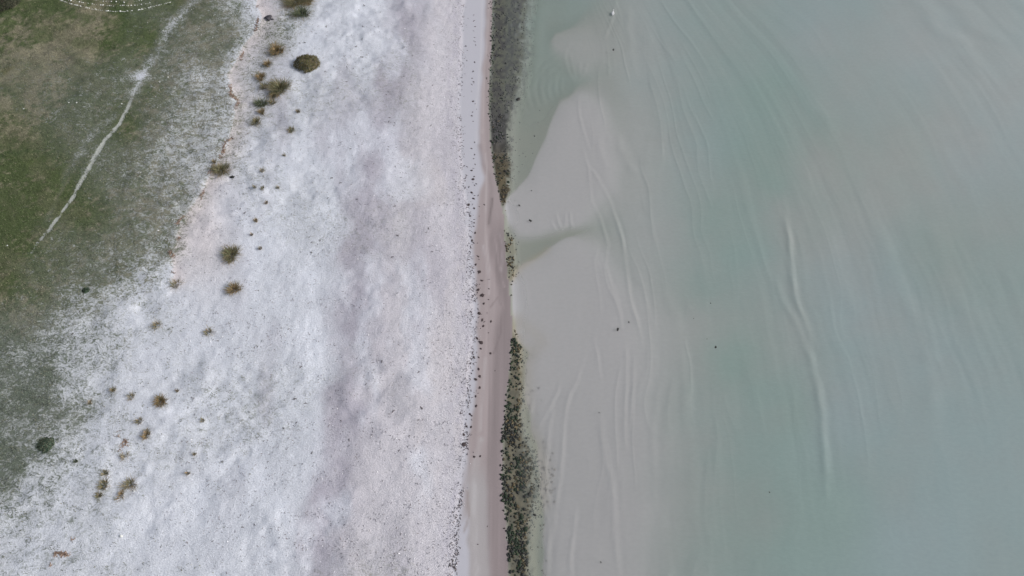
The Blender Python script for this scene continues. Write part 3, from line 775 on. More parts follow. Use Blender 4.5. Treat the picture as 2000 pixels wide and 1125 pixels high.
# round bushes: woody stems under a domed crown of small leaves
def bush(u, v, rpx, label, leafc, hfac=.55, n=2600, name='round_bush', ell=(1, 1)):
    p = places([(u, v)])[0]
    r = rpx / float(np.interp(v, [0, 1125], [15.5, 24]))
    q = np.random.RandomState(int(u + v))
    e = bpy.data.objects.new(name, None); e.location = p; C.objects.link(e)
    tag(e, label, 'bush')
    d = q.normal(size=(n, 3)); d[:, 2] = np.abs(d[:, 2]); d /= np.linalg.norm(d, axis=1)[:, None]
    lump = .80 + .38 * vn(d[:, 0] * 3.2 + 5, d[:, 1] * 3.2 + 9, 7) + .12 * vn(d[:, 0] * 9, d[:, 1] * 9 + 3, 8)
    rad = r * lump * q.uniform(.55, 1.0, n) ** .4
    c = d * rad[:, None] * np.array([ell[0], ell[1], hfac]) + np.array([0, 0, .02])
    sz = q.uniform(.05, .11, n)
    a = q.normal(size=(n, 3)); a /= np.linalg.norm(a, axis=1)[:, None]
    b = np.cross(a, d); b /= (np.linalg.norm(b, axis=1)[:, None] + 1e-6)
    vs = np.stack([c - a * sz[:, None], c + b * sz[:, None] * .5, c + a * sz[:, None], c - b * sz[:, None] * .5], 1).reshape(-1, 3)
    me = mesh_np('crown', vs, np.arange(n * 4).reshape(-1, 4), 4, False)
    k = np.array(leafc)[q.randint(len(leafc), size=n)] * q.uniform(.55, 1.4, n)[:, None]
    vcol(me, 'tone', np.repeat(k, 4, 0))
    link('crown', me, M_plant, e)
    # stems
    V_, F_ = [], []
    for i in range(26):
        t = q.uniform(0, 2 * math.pi); l = r * q.uniform(.6, .95)
        ex_, ey_, ez_ = math.cos(t) * l * ell[0], math.sin(t) * l * ell[1], q.uniform(.1, hfac) * r
        b0 = len(V_)
        for f, w in ((0, .03), (.5, .02), (1, .008)):
            x_, y_, z_ = ex_ * f, ey_ * f, ez_ * math.sin(f * 1.5) - .03 * (f == 0)
            for j in range(4):
                an = j * math.pi / 2
                V_.append((x_ + math.cos(an) * w, y_ + math.sin(an) * w, z_ + math.sin(an) * w * .3))
        for g_ in range(2):
            for j in range(4):
                F_.append((b0 + g_ * 4 + j, b0 + g_ * 4 + (j + 1) % 4, b0 + g_ * 4 + 4 + (j + 1) % 4, b0 + g_ * 4 + 4 + j))
    link('stem', mesh_np('stem', V_, F_, 4), M_bark, e)
    return e
M_bark = simple("woody_stem", (.10, .07, .045), (.18, .13, .09), 30)
bush(600, 125, 23, 'biggest round olive-brown bush standing alone near the top of the sand', [(.13, .125, .05), (.17, .145, .075), (.09, .10, .035), (.21, .17, .10)], .6, 3400, ell=(1.0, .95))
bush(90, 868, 15, 'round dark green bush on the grey slope in the lower left', [(.065, .11, .07), (.09, .13, .085), (.05, .08, .055), (.16, .17, .12)], .2, 1000)
bush(8, 2, 30, 'dark brown-green thicket cut by the top left corner of the photo', [(.045, .05, .03), (.07, .07, .045), (.03, .035, .02)], .5, 3600, name='thicket')
bush(168, 567, 6, 'tiny dark green bush in the mottled turf above the open lower slope', [(.07, .11, .07), (.05, .08, .05)], .35, 300, name='low_bush')

# meadow grass: uncountable blades over the turf
def blade_stuff(name, label, pts, h, w, cols_, seed):
    q = np.random.RandomState(seed); n = len(pts)
    a = q.uniform(0, 2 * math.pi, n); ln = q.uniform(.3, 1.0, n) * h; hh = q.uniform(.5, 1.2, n) * h
    ww = q.uniform(.6, 1.4, n) * w
    nx, ny = -np.sin(a) * ww / 2, np.cos(a) * ww / 2
    b = pts.copy(); b[:, 2] -= .01
    v0 = b + np.stack([-nx, -ny, nx * 0], 1); v1 = b + np.stack([nx, ny, nx * 0], 1)
    tip = b + np.stack([np.cos(a) * ln, np.sin(a) * ln, hh], 1)
    vs = np.stack([v0, v1, tip], 1).reshape(-1, 3)
    me = mesh_np(name, vs, np.arange(n * 3).reshape(-1, 3), 3, False)
    vcol(me, 'tone', np.repeat(cols_, 3, 0))
    o = link(name, me, M_plant); tag(o, label, 'grass', kind='stuff'); return o

def scatter(n, u0, u1, v0, v1, keep, seed):
    q = np.random.RandomState(seed)
    U = q.uniform(u0, u1, n); V = q.uniform(v0, v1, n)
    z = np.zeros(n)
    for k in range(3):
        x, y = to_ground(U, V, z); R_ = fields(x, y); z = R_['z']
    x, y = to_ground(U, V, z); R_ = fields(x, y)
    m_ = keep(R_, x, y, q)
    return np.stack([x, y, R_['z']], 1)[m_], {k: v[m_] for k, v in R_.items()}

def keep_grass(R_, x, y, q):
    pr = sm(.25, .95, R_['cover'] + (fbm(x / .7, y / .45, 301, 3) - .5) * 1.1) * (1 - R_['path'])
    return (q.uniform(0, 1, len(x)) < pr) & R_['land']
gp, gR = scatter(150000, -60, 520, -40, 1125, keep_grass, 21)
_, tcol = cols(gR, gp[:, 0], gp[:, 1])
q = np.random.RandomState(5)
pale = q.uniform(0, 1, len(gp)) < .16
tcol = tcol * q.uniform(.6, 1.5, (len(gp), 1))
tcol[pale] = tcol[pale] * .5 + np.array([.16, .15, .10]) * .9
blade_stuff('meadow_grass', 'short green and straw coloured dune turf covering the upper left', gp, .13, .07, tcol, 22)

# brown roots and litter washed out along the dune edge
def litter_pts(line, n, wpx, seed, clump=6):
    q = np.random.RandomState(seed); P_ = np.array(line, float)
    t = q.uniform(0, 1, n); keep = vn(t * clump * len(line) / 3, t * 0, seed) > .52
    t = t[keep] * (len(P_) - 1); i = np.minimum(t.astype(int), len(P_) - 2); f = (t - i)[:, None]
    p = P_[i] * (1 - f) + P_[i + 1] * f
    p += q.normal(0, wpx, p.shape) + np.stack([(vn(t * 3.1, t * 0, seed + 1) - .5) * 14, t * 0], 1)
    return p
lp = np.concatenate([litter_pts([c for c in SCARP if c[1] < 545 and c[1] > -20], 1500, 1.5, 31),
                     litter_pts([(150, 1030), (148, 1055)], 60, 2, 33), litter_pts([(113, 1078), (106, 1090), (98, 1105)], 70, 1.2, 34),
                     litter_pts([(230, 850), (240, 862), (232, 880)], 90, 3.5, 35), litter_pts([(135, 1083), (116, 1082)], 50, 1.5, 36)])
def twig_mesh(name, pts, l0, l1, w, cols_, seed, lift=.01):
    q = np.random.RandomState(seed); n = len(pts)
    a = q.uniform(0, 2 * math.pi, n); l = q.uniform(l0, l1, n) / 2; ww = q.uniform(.6, 1.3, n) * w / 2
    d = np.stack([np.cos(a) * l, np.sin(a) * l, q.uniform(-.02, .05, n)], 1); p = np.stack([-np.sin(a) * ww, np.cos(a) * ww, a * 0], 1)
    up = np.zeros((n, 3)); up[:, 2] = ww * 1.4
    c = pts + np.array([0, 0, lift])
    vs = np.stack([c - d - p, c - d + p, c - d + up, c + d - p * .6, c + d + p * .6, c + d + up * .6], 1).reshape(-1, 3)
    b = (np.arange(n) * 6)[:, None]
    f = np.stack([b + [0, 2, 5, 3], b + [2, 1, 4, 5], b + [1, 0, 3, 4]], 1).reshape(-1, 4)
    me = mesh_np(name, vs, f, 4, False)
    k = np.array(cols_)[q.randint(len(cols_), size=n)] * q.uniform(.6, 1.4, n)[:, None]
    vcol(me, 'tone', np.repeat(k, 6, 0)); return me
M_litter = attr_mat("dead_litter", .9, 12)
o = link('root_litter', twig_mesh('root_litter', places(lp), .12, .42, .06, [(.22, .15, .115), (.30, .22, .17), (.15, .105, .085), (.36, .28, .23)], 41), M_litter)
tag(o, 'brown washed out roots and litter strewn in a ragged line along the dune edge', 'plant litter', kind='stuff')

# shell and wood chips in the dry sand
def keep_chip(R_, x, y, q):
    be_ = cur(BERM, R_['V'])
    edge = np.exp(-((R_['U'] - be_ + 4) / 12) ** 2)
    pr = (.05 + .30 * sm(.48, .66, fbm(x / 2.2, y / 1.1, 311, 3)) + .85 * edge * sm(.35, .6, fbm(x / .8, y / 1.2, 312))) * (1 - sm(2, 14, R_['U'] - be_)) * sm(220, 420, R_['U'])
    return (q.uniform(0, 1, len(x)) < pr) & R_['land']
cp, cR = scatter(36000, 200, 945, -30, 1130, keep_chip, 51)
o = link('beach_debris', twig_mesh('beach_debris', cp, .04, .20, .045, [(.16, .155, .18), (.24, .23, .26), (.32, .31, .34), (.20, .17, .17)], 52), M_litter)
tag(o, 'tiny dark chips of wood, weed and shell peppered over the dry sand', 'debris', kind='stuff')
q = np.random.RandomState(77)
wsel = cp[q.uniform(0, 1, len(cp)) < .16] + np.append(q.normal(0, .3, (1, 2)), 0)
o = link('shell_grit', twig_mesh('shell_grit', wsel, .04, .13, .06, [(.8, .8, .82), (.72, .72, .74)], 53), M_litter)
tag(o, 'scattered bright white specks of shell on the dry sand', 'shells', kind='stuff')

# ------------------------------------------------------------------ stones and weed
def ico(sub):
    import bmesh
    bm = bmesh.new(); bmesh.ops.create_icosphere(bm, subdivisions=sub, radius=1.0)
    vs = np.array([v.co[:] for v in bm.verts]); fs = np.array([[v.index for v in f.verts] for f in bm.faces]); bm.free()
    return vs, fs
I1, F1 = ico(1); I2, F2 = ico(2)

def rock_mesh(name, seed, flat=.6, tone=None, rough=.35, sub=2):
    q = np.random.RandomState(seed)
    vs, fs = (I2, F2) if sub == 2 else (I1, F1)
    v = vs.copy()
    k = 1 + rough * (vn(v[:, 0] * 1.7 + seed, v[:, 1] * 1.7 + v[:, 2] * 1.3, seed) - .5) * 2 + .12 * q.normal(size=len(v))
    v = v * k[:, None]; v[:, 2] *= flat; v[:, 0] *= q.uniform(.8, 1.25)
    me = mesh_np(name, v, fs, 3, True)
    t = np.array(tone)[q.randint(len(tone), size=len(v))]
    vcol(me, 'tone', t); return me

def rocks_stuff(name, pts, sizes, tones, seed, flat=.55):
    q = np.random.RandomState(seed); n = len(pts)
    a = q.uniform(0, 6.283, n); ca, sa = np.cos(a), np.sin(a)
    v = I1[None] * (1 + .28 * q.normal(size=(n, len(I1), 1))) * sizes[:, None, None] * np.array([1, 1, flat])
    st = q.uniform(.75, 1.5, n)[:, None]
    x = v[..., 0] * st; y = v[..., 1] / st
    v = np.stack([x * ca[:, None] - y * sa[:, None], x * sa[:, None] + y * ca[:, None], v[..., 2]], -1) + pts[:, None, :]
    f = (F1[None] + (np.arange(n) * len(I1))[:, None, None]).reshape(-1, 3)
    me = mesh_np(name, v.reshape(-1, 3), f, 3, True)
    vcol(me, 'tone', np.repeat(tones, len(I1), 0))
    return link(name, me, M_stone)
M_stone = attr_mat("weedy_stone", .7, 8)

GREENW = np.array([(.011, .024, .012), (.016, .034, .014), (.009, .017, .010), (.024, .040, .018)])
BLACKW = np.array([(.022, .024, .022), (.035, .034, .030), (.015, .018, .016)])
BROWNW = np.array([(.10, .075, .038), (.075, .06, .03), (.14, .11, .06), (.06, .05, .03)])
GREYW = np.array([(.07, .068, .068), (.05, .049, .05), (.10, .097, .09), (.035, .034, .035)])

def weed_k(R_):
    wr = cur(WEED_R, R_['V']); shx = cur(SHORE, R_['V'])
    return (R_['U'] - shx) / np.maximum(wr - shx, 3), wr - shx
def keep_weed(R_, x, y, q):
    k, wd = weed_k(R_); V = R_['V']
    pat = sm(.38, .60, fbm(x / .8, y / .9, 321, 3))
    core = sm(-.08, .05, k) * (1 - sm(.55, 1.25, k))
    edge_top = np.exp(-((k - .03) / .08) ** 2) * .9
    thin = sm(395, 430, V) * (1 - sm(640, 665, V))
    gap = sm(.34, .50, fbm(x / 1.9, y / 2.6, 323, 2))
    pr = core * (.12 + .74 * pat) * np.where(V > 740, .40 + .60 * gap, 1) * (1 - thin * .35) * sm(3, 12, wd)
    top = 1 - sm(190, 240, V)
    pr = pr * (1 - top * .62) + edge_top * .5 * top
    pr = np.maximum(pr, np.exp(-np.maximum(k - 1, 0) * 2.2) * (k > .8) * (.16 + .3 * np.exp(-((V - 930) / 60) ** 2)))
    pr = pr * (1 - .35 * sm(1000, 1125, V))
    return q.uniform(0, 1, len(x)) < pr
wp, wR = scatter(27000, 945, 1085, -25, 1140, keep_weed, 61)
q = np.random.RandomState(62)
k, wd = weed_k(wR)
Vv = wR['V']
n = len(wp)
patg = fbm(wp[:, 0] / 1.8, wp[:, 1] / 2.4, 331, 3)
pg = np.where(Vv < 240, .06 + .5 * (k < .12), np.where(Vv < 365, .25 + .45 * (Vv > 320) * (k < .5), np.where(Vv < 640, .03, np.clip(.75 - np.maximum(Vv - 750, 0) / 900 - sm(.45, .9, k) * .65, .05, 1)))) * np.where(Vv > 740, sm(.38, .6, patg) * 1.3, 1)
pb = np.where(Vv < 300, .05, np.where(Vv < 640, .65, .30 + .55 * sm(.4, .95, k) - .25 * (k < .1)))
rnd = q.uniform(0, 1, n)
tones = np.where((rnd < pg)[:, None], GREENW[q.randint(4, size=n)], np.where((rnd < pg + pb * (1 - pg))[:, None], BROWNW[q.randint(4, size=n)], np.where((Vv < 300)[:, None], GREYW[q.randint(4, size=n)], BLACKW[q.randint(3, size=n)])))
tones = tones * q.uniform(.7, 1.4, (n, 1))
sizes = q.uniform(.035, .115, n) * np.where(Vv > 640, 1.15, 1.0) * (1 - .3 * sm(.7, 1.3, k))
pts = wp.copy(); pts[:, 2] += sizes * .15
o = rocks_stuff('weed_bed', pts, sizes, tones, 63)
tag(o, 'dark bed of small stones and seaweed lining the water edge', 'seaweed', kind='stuff')

# the largest weed-covered stones, one object each
protos = {}
for kind, tone in (('green', GREENW), ('black', BLACKW), ('brown', BROWNW), ('grey', GREYW * .8)):
    protos[kind] = [rock_mesh('%s_stone' % kind, 100 + i, .55, tone, .4) for i in range(5)]
    for me in protos[kind]: me.materials.append(M_stone)
def keep_big(R_, x, y, q):
    k, wd = weed_k(R_); V = R_['V']
    pr = sm(-.12, .02, k) * (1 - sm(.7, 1.2, k)) * sm(6, 14, wd) * (.15 + .5 * (V > 260) + .8 * (V > 650) + .5 * (V > 960)) * (1 - .95 * (V > 380) * (V < 650))
    return q.uniform(0, 1, len(x)) < pr * .9
bp_, bR = scatter(900, 950, 1060, -5, 1125, keep_big, 64)
q = np.random.RandomState(65)
order = q.permutation(len(bp_))[:255]
ZONE = {'t': ('stone in the grey weed bed along the upper shore', 'stones in the upper weed bed'),
        'm': ('stone in the tapering weed strip of the upper shore', 'stones in the tapering weed strip'),
        'g': ('stone in the dense green patch below the weed gap', 'stones in the dense green weed patch'),
        'b': ('stone in the broad brown and green bed of the lower shore', 'stones in the broad lower weed bed'),
        'l': ('stone in the thinning weed bed at the bottom of the shore', 'stones at the bottom of the shore')}
for i in order:
    kk = (cur(WEED_R, bR['V'][i]) - cur(SHORE, bR['V'][i])); rel = (bR['U'][i] - cur(SHORE, bR['V'][i])) / max(kk, 3); v_ = bR['V'][i]
    if v_ < 250: z_, kd = 't', ('green' if rel < .12 else 'grey')
    elif v_ < 500: z_, kd = 'm', ('green' if q.uniform() < .6 else 'black')
    elif v_ < 755: z_, kd = 'g', 'green'
    elif v_ < 1000: z_, kd = 'b', q.choice(['green', 'black', 'brown', 'green'])
    else: z_, kd = 'l', q.choice(['green', 'black', 'green'])
    me = protos[kd][q.randint(5)]
    o = bpy.data.objects.new('weedy_stone', me); C.objects.link(o)
    tint = {'green': 'deep green', 'black': 'blackish', 'brown': 'brown', 'grey': 'dark grey'}[kd]
    r = q.uniform(.08, .165) * (1.15 if v_ > 950 else 1)
    o.location = (bp_[i, 0], bp_[i, 1], bp_[i, 2] + r * .18); o.rotation_euler = (0, 0, q.uniform(0, 6.28)); o.scale = (r, r * q.uniform(.8, 1.15), r * q.uniform(.7, 1))
    tag(o, '%s %s' % (tint, ZONE[z_][0]), 'stone', '%s %s' % (tint, ZONE[z_][1]))

# lone dark pieces in the water
WSP = [(1198, 97, 4, 'single dark stone in open water below the white bird'), (1206, 643, 4.5, 'larger of two dark weed clumps lying close together in the shallows'),
       (1228, 629, 3, 'smaller slanted weed clump right above the larger one in the shallows'), (1398, 678, 3.2, 'dark speck of weed on the edge of the green water right of centre'),
       (1388, 592, 2, 'tiny faint weed speck furthest up in the green water right of centre'), (1355, 622, 2, 'tiny faint weed speck in the pale water left of the green band'),
       (1381, 662, 1.8, 'very faint speck up and left of the dark speck at the green water edge'), (1503, 961, 2.6, 'lone weed speck in the green water of the lower right'),
       (1173, 1098, 2.8, 'lone small weed piece in pale water near the bottom edge'), (1067, 1095, 3.2, 'dark weed piece between ripple lines close to the bottom of the weed bed'),
       (1170, 806, 2, 'faint weed speck between ripple lines right of the weed bed'), (1012, 194, 6, 'biggest lone black stone at the right edge of the upper grey weed bed'),
       (1038, 372, 2.5, 'small dark stone on the pointed upper sand bar, uppermost of three'), (1014, 401, 2.8, 'small dark stone near the tip of the pointed upper sand bar'),
       (1036, 431, 3.4, 'oval dark stone low on the pointed upper sand bar'), (1054, 216, 2.2, 'tiny dark speck in the pool right of the biggest lone black stone'), (1044, 266, 2.4, 'tiny dark speck low in the pool left of the upper sand bar'),
       (1052, 950, 3.5, 'dark stone just outside the lower weed bed, upper of two'), (1045, 1006, 4, 'dark slanted stone just outside the lower weed bed, lower of two'), (1016, 749, 3, 'round dark stone standing apart right of the dense green patch'),
       (1028, 856, 2.8, 'small dark stone standing apart above the swelling of the lower weed bed'), (1503, 790, 1.6, 'barely visible speck in the deepest green water'), (1014, 641, 0, '')]
WSP = [w for w in WSP if w[2] > 0]
pw_ = places([(a, b) for a, b, _, _ in WSP])
for (a, b, r_, lab), p in zip(WSP, pw_):
    r = r_ / float(np.interp(b, [0, 1125], [15.5, 24])) * .78
    me = rock_mesh('dark_stone', int(a + b), .6, BLACKW, .5); me.materials.append(M_stone)
    z = max(p[2] + r * .3, -.02)
    x_, y_ = to_ground(a, b, z)
    o = bpy.data.objects.new('weed_clump' if 'weed' in lab or 'speck' in lab else 'dark_stone', me); C.objects.link(o)
    o.location = (x_, y_, z); o.scale = (r, r * .75, r * .6); o.rotation_euler = (0, 0, (a * .7) % 3)
    tag(o, lab, 'seaweed' if o.name.startswith('weed') else 'stone')

# seaweed clumps on the smooth pink sand
WR = [(928, 52, 2), (910, 90, 2), (929, 88, 2), (927, 122, 2), (924, 140, 2.2), (922, 153, 2), (925, 160, 2.2), (924, 198, 2.6), (923, 219, 2), (921, 226, 2), (924, 237, 1.8), (927, 278, 2),
      (921, 290, 2.4), (927, 302, 2), (925, 310, 2), (928, 321, 2), (921, 333, 2.8), (926, 345, 2.2), (924, 350, 3.4), (909, 348, 2), (921, 376, 3.2), (927, 362, 2.2), (925, 388, 3.4), (915, 400, 3.6), (926, 407, 2.8), (918, 422, 2.4), (926, 435, 2.2), (925, 442, 2.2),
      (922, 470, 2.6), (928, 455, 2.8), (934, 501, 2.6), (929, 517, 3.2), (936, 531, 4.2), (941, 548, 3.6), (934, 566, 3.8), (942, 577, 5), (945, 593, 3), (936, 612, 4), (942, 625, 4), (944, 637, 3), (932, 661, 3.6), (940, 669, 5), (939, 681, 2.6), (959, 628, 3), (958, 690, 3),
      (926, 698, 3.6), (935, 698, 2.8), (935, 721, 3.4), (937, 735, 3.4), (929, 741, 4), (937, 757, 3.2), (929, 774, 2.8), (930, 793, 3.4), (918, 809, 3), (921, 812, 2.6), (911, 833, 2.8), (920, 834, 2.8), (906, 849, 3), (906, 868, 4.6), (926, 892, 3), (938, 891, 2.4), (946, 400, 2.2), (955, 564, 2), (954, 585, 2), (954, 650, 1.6), (967, 724, 1.6),
      (933, 1063, 2.2), (952, 1028, 1.8), (985, 1032, 3), (983, 964, 3)]
M_kelp = simple("dried_seaweed", (.035, .025, .028), (.085, .06, .06), 12, .7)
def clump_mesh(seed):
    q = np.random.RandomState(seed)
    V_, F_ = [], []
    v = I2.copy(); kk = 1 + .5 * (vn(v[:, 0] * 2 + seed, v[:, 1] * 2 + v[:, 2], seed) - .5); v *= kk[:, None]; v[:, 2] *= .45
    V_ = [tuple(a) for a in v]; F_ = [tuple(a) for a in F2]
    for i in range(9):          # loose fronds lying outwards
        a = q.uniform(0, 6.28); l = q.uniform(1.1, 1.9); b0 = len(V_)
        w = q.uniform(.10, .2); px_, py_ = math.cos(a), math.sin(a); a2 = a + q.uniform(-.5, .5)
        ex_, ey_ = px_ * .6 + math.cos(a2) * (l - .6), py_ * .6 + math.sin(a2) * (l - .6)
        nx, ny = -py_ * w, px_ * w
        V_ += [(px_ * .6 - nx, py_ * .6 - ny, .12), (px_ * .6 + nx, py_ * .6 + ny, .12), (ex_, ey_, .06), (px_ * .7, py_ * .7, .3)]
        F_ += [(b0, b0 + 1, b0 + 3), (b0 + 1, b0 + 2, b0 + 3), (b0 + 2, b0, b0 + 3)]
    me = mesh_np('seaweed_clump', V_, F_, 3, False); me.materials.append(M_kelp); return me
CL = [clump_mesh(200 + i) for i in range(7)]
pw_ = places([(a, b) for a, b, _ in WR])
q = np.random.RandomState(70)
for (a, b, r_), p in zip(WR, pw_):
    o = bpy.data.objects.new('seaweed_clump', CL[q.randint(7)]); C.objects.link(o)
    r = r_ / float(np.interp(b, [0, 1125], [15.5, 24])) * .8
    o.location = (p[0], p[1], p[2] + r * .12); el = q.uniform(.6, 1.0) if r_ > 2.2 else q.uniform(.45, .8)
    o.scale = (r, r * el, r * .55); o.rotation_euler = (0, 0, q.uniform(0, 6.28))
    if (a, b) == (942, 577): lab, g_ = 'largest dark seaweed clump, level with the lower sand bar', None
    elif (a, b) == (940, 669): lab, g_ = 'thick dark seaweed clump on pink sand level with the start of green weed', None
    elif (a, b) == (906, 868): lab, g_ = 'blue black seaweed clump at the white sand edge, lowest large one', None
    elif b < 285: lab, g_ = 'small dark seaweed scrap in the sparse line on the upper grey foreshore', 'seaweed scraps on the upper foreshore'
    elif b < 480: lab, g_ = 'dark seaweed clump in the dotted line beside the tapering weed strip', 'seaweed clumps beside the weed strip'
    elif b < 700: lab, g_ = 'dark seaweed clump in the dotted row across from the lower sand bar', 'seaweed clumps on the pink sand'
    elif b < 900: lab, g_ = 'dark seaweed clump in the straggling row left of the green and brown weed bed', 'seaweed clumps left of the lower weed bed'
    else: lab, g_ = 'small dark seaweed scrap on the grey foreshore near the bottom of the photo', 'seaweed scraps at the bottom of the foreshore'
    tag(o, lab, 'seaweed', g_)

# finer wrack between the clumps
def keep_wrack(R_, x, y, q):
    be_ = cur(BERM, R_['V']); e = R_['U'] - be_
    V = R_['V']
    pr = np.exp(-((e - 2 - 4 * (vn(V / 20, V * 0, 9) - .5)) / 6) ** 2) * sm(.36, .60, fbm(x / .7, y / 1.3, 341, 3)) * (.55 + .45 * sm(300, 400, V))
    pr += np.exp(-((e - 14) / 9) ** 2) * .08 * sm(340, 380, V) * (1 - sm(840, 900, V))
    pr += np.exp(-((R_['U'] - 925) / 3) ** 2) * .10 * (V < 400)
    return (q.uniform(0, 1, len(x)) < pr) & R_['land']
kp, kR = scatter(7800, 872, 965, -20, 1130, keep_wrack, 81)
o = link('wrack_line', twig_mesh('wrack_line', kp, .07, .24, .07, [(.13, .11, .12), (.20, .17, .18), (.26, .23, .24), (.09, .075, .08)], 82), M_litter)
tag(o, 'thin broken wrack line of dark weed scraps at the foot of the white sand', 'seaweed', kind='stuff')

# driftwood pieces and small stones on the dry sand that can be told one from another
DW = [(711, 11, 3), (701, 19, 2), (743, 24, 2), (708, 52, 2.6), (731, 52, 2), (707, 76, 2.6), (695, 91, 3.2), (678, 84, 1.8), (705, 99, 2), (707, 112, 3.8), (672, 110, 2), (677, 131, 2.2), (690, 134, 2), (635, 140, 2.6), (698, 149, 2),
      (677, 160, 2.8), (660, 172, 3), (648, 199, 2), (754, 185, 2), (770, 245, 2.6), (759, 238, 3), (761, 230, 2.4), (684, 291, 2.6), (648, 348, 3.4), (665, 357, 3), (697, 389, 3), (640, 387, 2.4), (771, 403, 3), (772, 325, 2.4), (777, 460, 3.6), (837, 446, 3.2), (832, 454, 2.2),
      (625, 470, 3), (604, 463, 2.2), (609, 473, 2.6), (608, 493, 3), (766, 502, 3.4), (844, 492, 2.8), (697, 448, 2), (478, 416, 3.4), (469, 408, 2.4), (458, 432, 2), (475, 379, 2), (521, 350, 2), (746, 706, 3), (818, 727, 3.2), (730, 723, 2.4), (715, 750, 2.6), (576, 779, 4.4), (556, 782, 2.2), (597, 788, 4),
      (768, 803, 4.2), (823, 797, 4.4), (666, 822, 3), (579, 825, 3), (554, 837, 3.4), (817, 820, 2.8), (710, 843, 1.8), (682, 859, 3.4), (800, 851, 2.2), (515, 861, 2.2), (609, 885, 3.2), (779, 880, 2.8), (697, 887, 2.2), (576, 909, 2.6), (523, 902, 2.4), (520, 914, 2.2), (588, 717, 3), (474, 1029, 3.4), (497, 1025, 3), (434, 902, 3.4), (878, 1104, 5), (884, 1097, 3),
      (142, 652, 2.6), (268, 573, 2.6), (155, 609, 2.4), (415, 1057, 2.4), (465, 960, 2), (487, 1010, 2), (435, 1068, 2), (637, 52, 3.4), (595, 83, 3.2), (585, 84, 2.4), (62, 225, 2.2), (883, 955, 2.4), (905, 959, 2.4), (890, 1010, 3), (884, 1000, 2.4), (888, 993, 2.4), (790, 92, 2), (805, 109, 2.2), (789, 149, 2), (845, 167, 2.2), (836, 207, 2), (842, 245, 2.4), (771, 240, 2)]
M_drift = simple("driftwood", (.05, .042, .042), (.12, .10, .10), 25, .85)
def stick_mesh(seed):
    q = np.random.RandomState(seed); V_, F_ = [], []
    def limb(p0, ang, L_, r0, bend):
        b0 = len(V_); x_, y_ = p0; m_ = 5
        for i in range(m_):
            f = i / (m_ - 1); r = r0 * (1 - .6 * f)
            nx, ny = -math.sin(ang), math.cos(ang)
            for j in range(5):
                t = j * 6.283 / 5
                V_.append((x_ + nx * math.cos(t) * r, y_ + ny * math.cos(t) * r, .1 + math.sin(t) * r + .06 * math.sin(f * 3)))
            x_ += math.cos(ang) * L_ / (m_ - 1); y_ += math.sin(ang) * L_ / (m_ - 1); ang += bend
        for i in range(m_ - 1):
            for j in range(5):
                F_.append((b0 + i * 5 + j, b0 + i * 5 + (j + 1) % 5, b0 + i * 5 + 5 + (j + 1) % 5, b0 + i * 5 + 5 + j))
        return x_, y_
    limb((-1, 0), q.uniform(-.2, .2), 2.0, .24, q.uniform(-.3, .3))
    limb((-.2, 0), q.uniform(.6, 1.1), .9, .15, q.uniform(-.3, .3))
    if q.uniform() < .6: limb((.2, 0), q.uniform(-1.2, -.6), .7, .12, .1)
    me = mesh_np('driftwood_stick', V_, F_, 4); me.materials.append(M_drift); return me
SK = [stick_mesh(300 + i) for i in range(6)]
pw_ = places([(a, b) for a, b, _ in DW])
q = np.random.RandomState(90)
special = {(637, 52): 'dark round knot of wood up and right of the biggest round bush', (768, 803): 'dark angular driftwood twig low in the dry sand, left of the bent one', (823, 797): 'bent dark driftwood twig near the right margin of the lower sand',
           (576, 779): 'long thin dark stick lying slanted in the pale lower sand, upper of two', (597, 788): 'thin blue-grey stick just right below the long slanted stick', (609, 885): 'short black driftwood nub alone in pale sand at the lower centre left',
           (777, 460): 'brown forked driftwood bit in the middle of the dry sand', (878, 1104): 'dark forked driftwood at the foreshore edge by the bottom of the photo', (62, 225): 'tiny black stick lying in the turf at far left', (434, 902): 'curled dark twig in the lower left sand right of the star shaped sprig',
           (697, 389): 'lone dark twig stub in the grey band of sand above the centre left', (707, 112): 'tilted dark stick right of the biggest round bush'}
for (a, b, r_), p in zip(DW, pw_):
    o = bpy.data.objects.new('driftwood_stick', SK[q.randint(6)]); C.objects.link(o)
    r = r_ / float(np.interp(b, [0, 1125], [15.5, 24])) * .9
    o.location = (p[0], p[1], p[2]); o.scale = (r, r, r); o.rotation_euler = (0, 0, q.uniform(0, 6.28))
    if (a, b) in special: lab, g_ = special[(a, b)], None
    elif a > 600 and b < 260: lab, g_ = 'small dark driftwood stick on the white sand right of the round bush', 'driftwood sticks on the upper sand'
    elif a > 590 and b < 520: lab, g_ = 'small dark driftwood stick in or beside the upper grey band of sand', 'driftwood sticks on the middle sand'
    elif a >= 500 and b > 520: lab, g_ = 'small dark driftwood stick on the lower white sand', 'driftwood sticks on the lower sand'
    elif b < 560: lab, g_ = 'small dark twig on the sand near the sprigs below the dune edge', 'twigs near the dune edge'
    else: lab, g_ = 'small dark twig on the grey mottled sand of the lower left', 'twigs in the lower left sand'
    tag(o, lab, 'driftwood', g_)

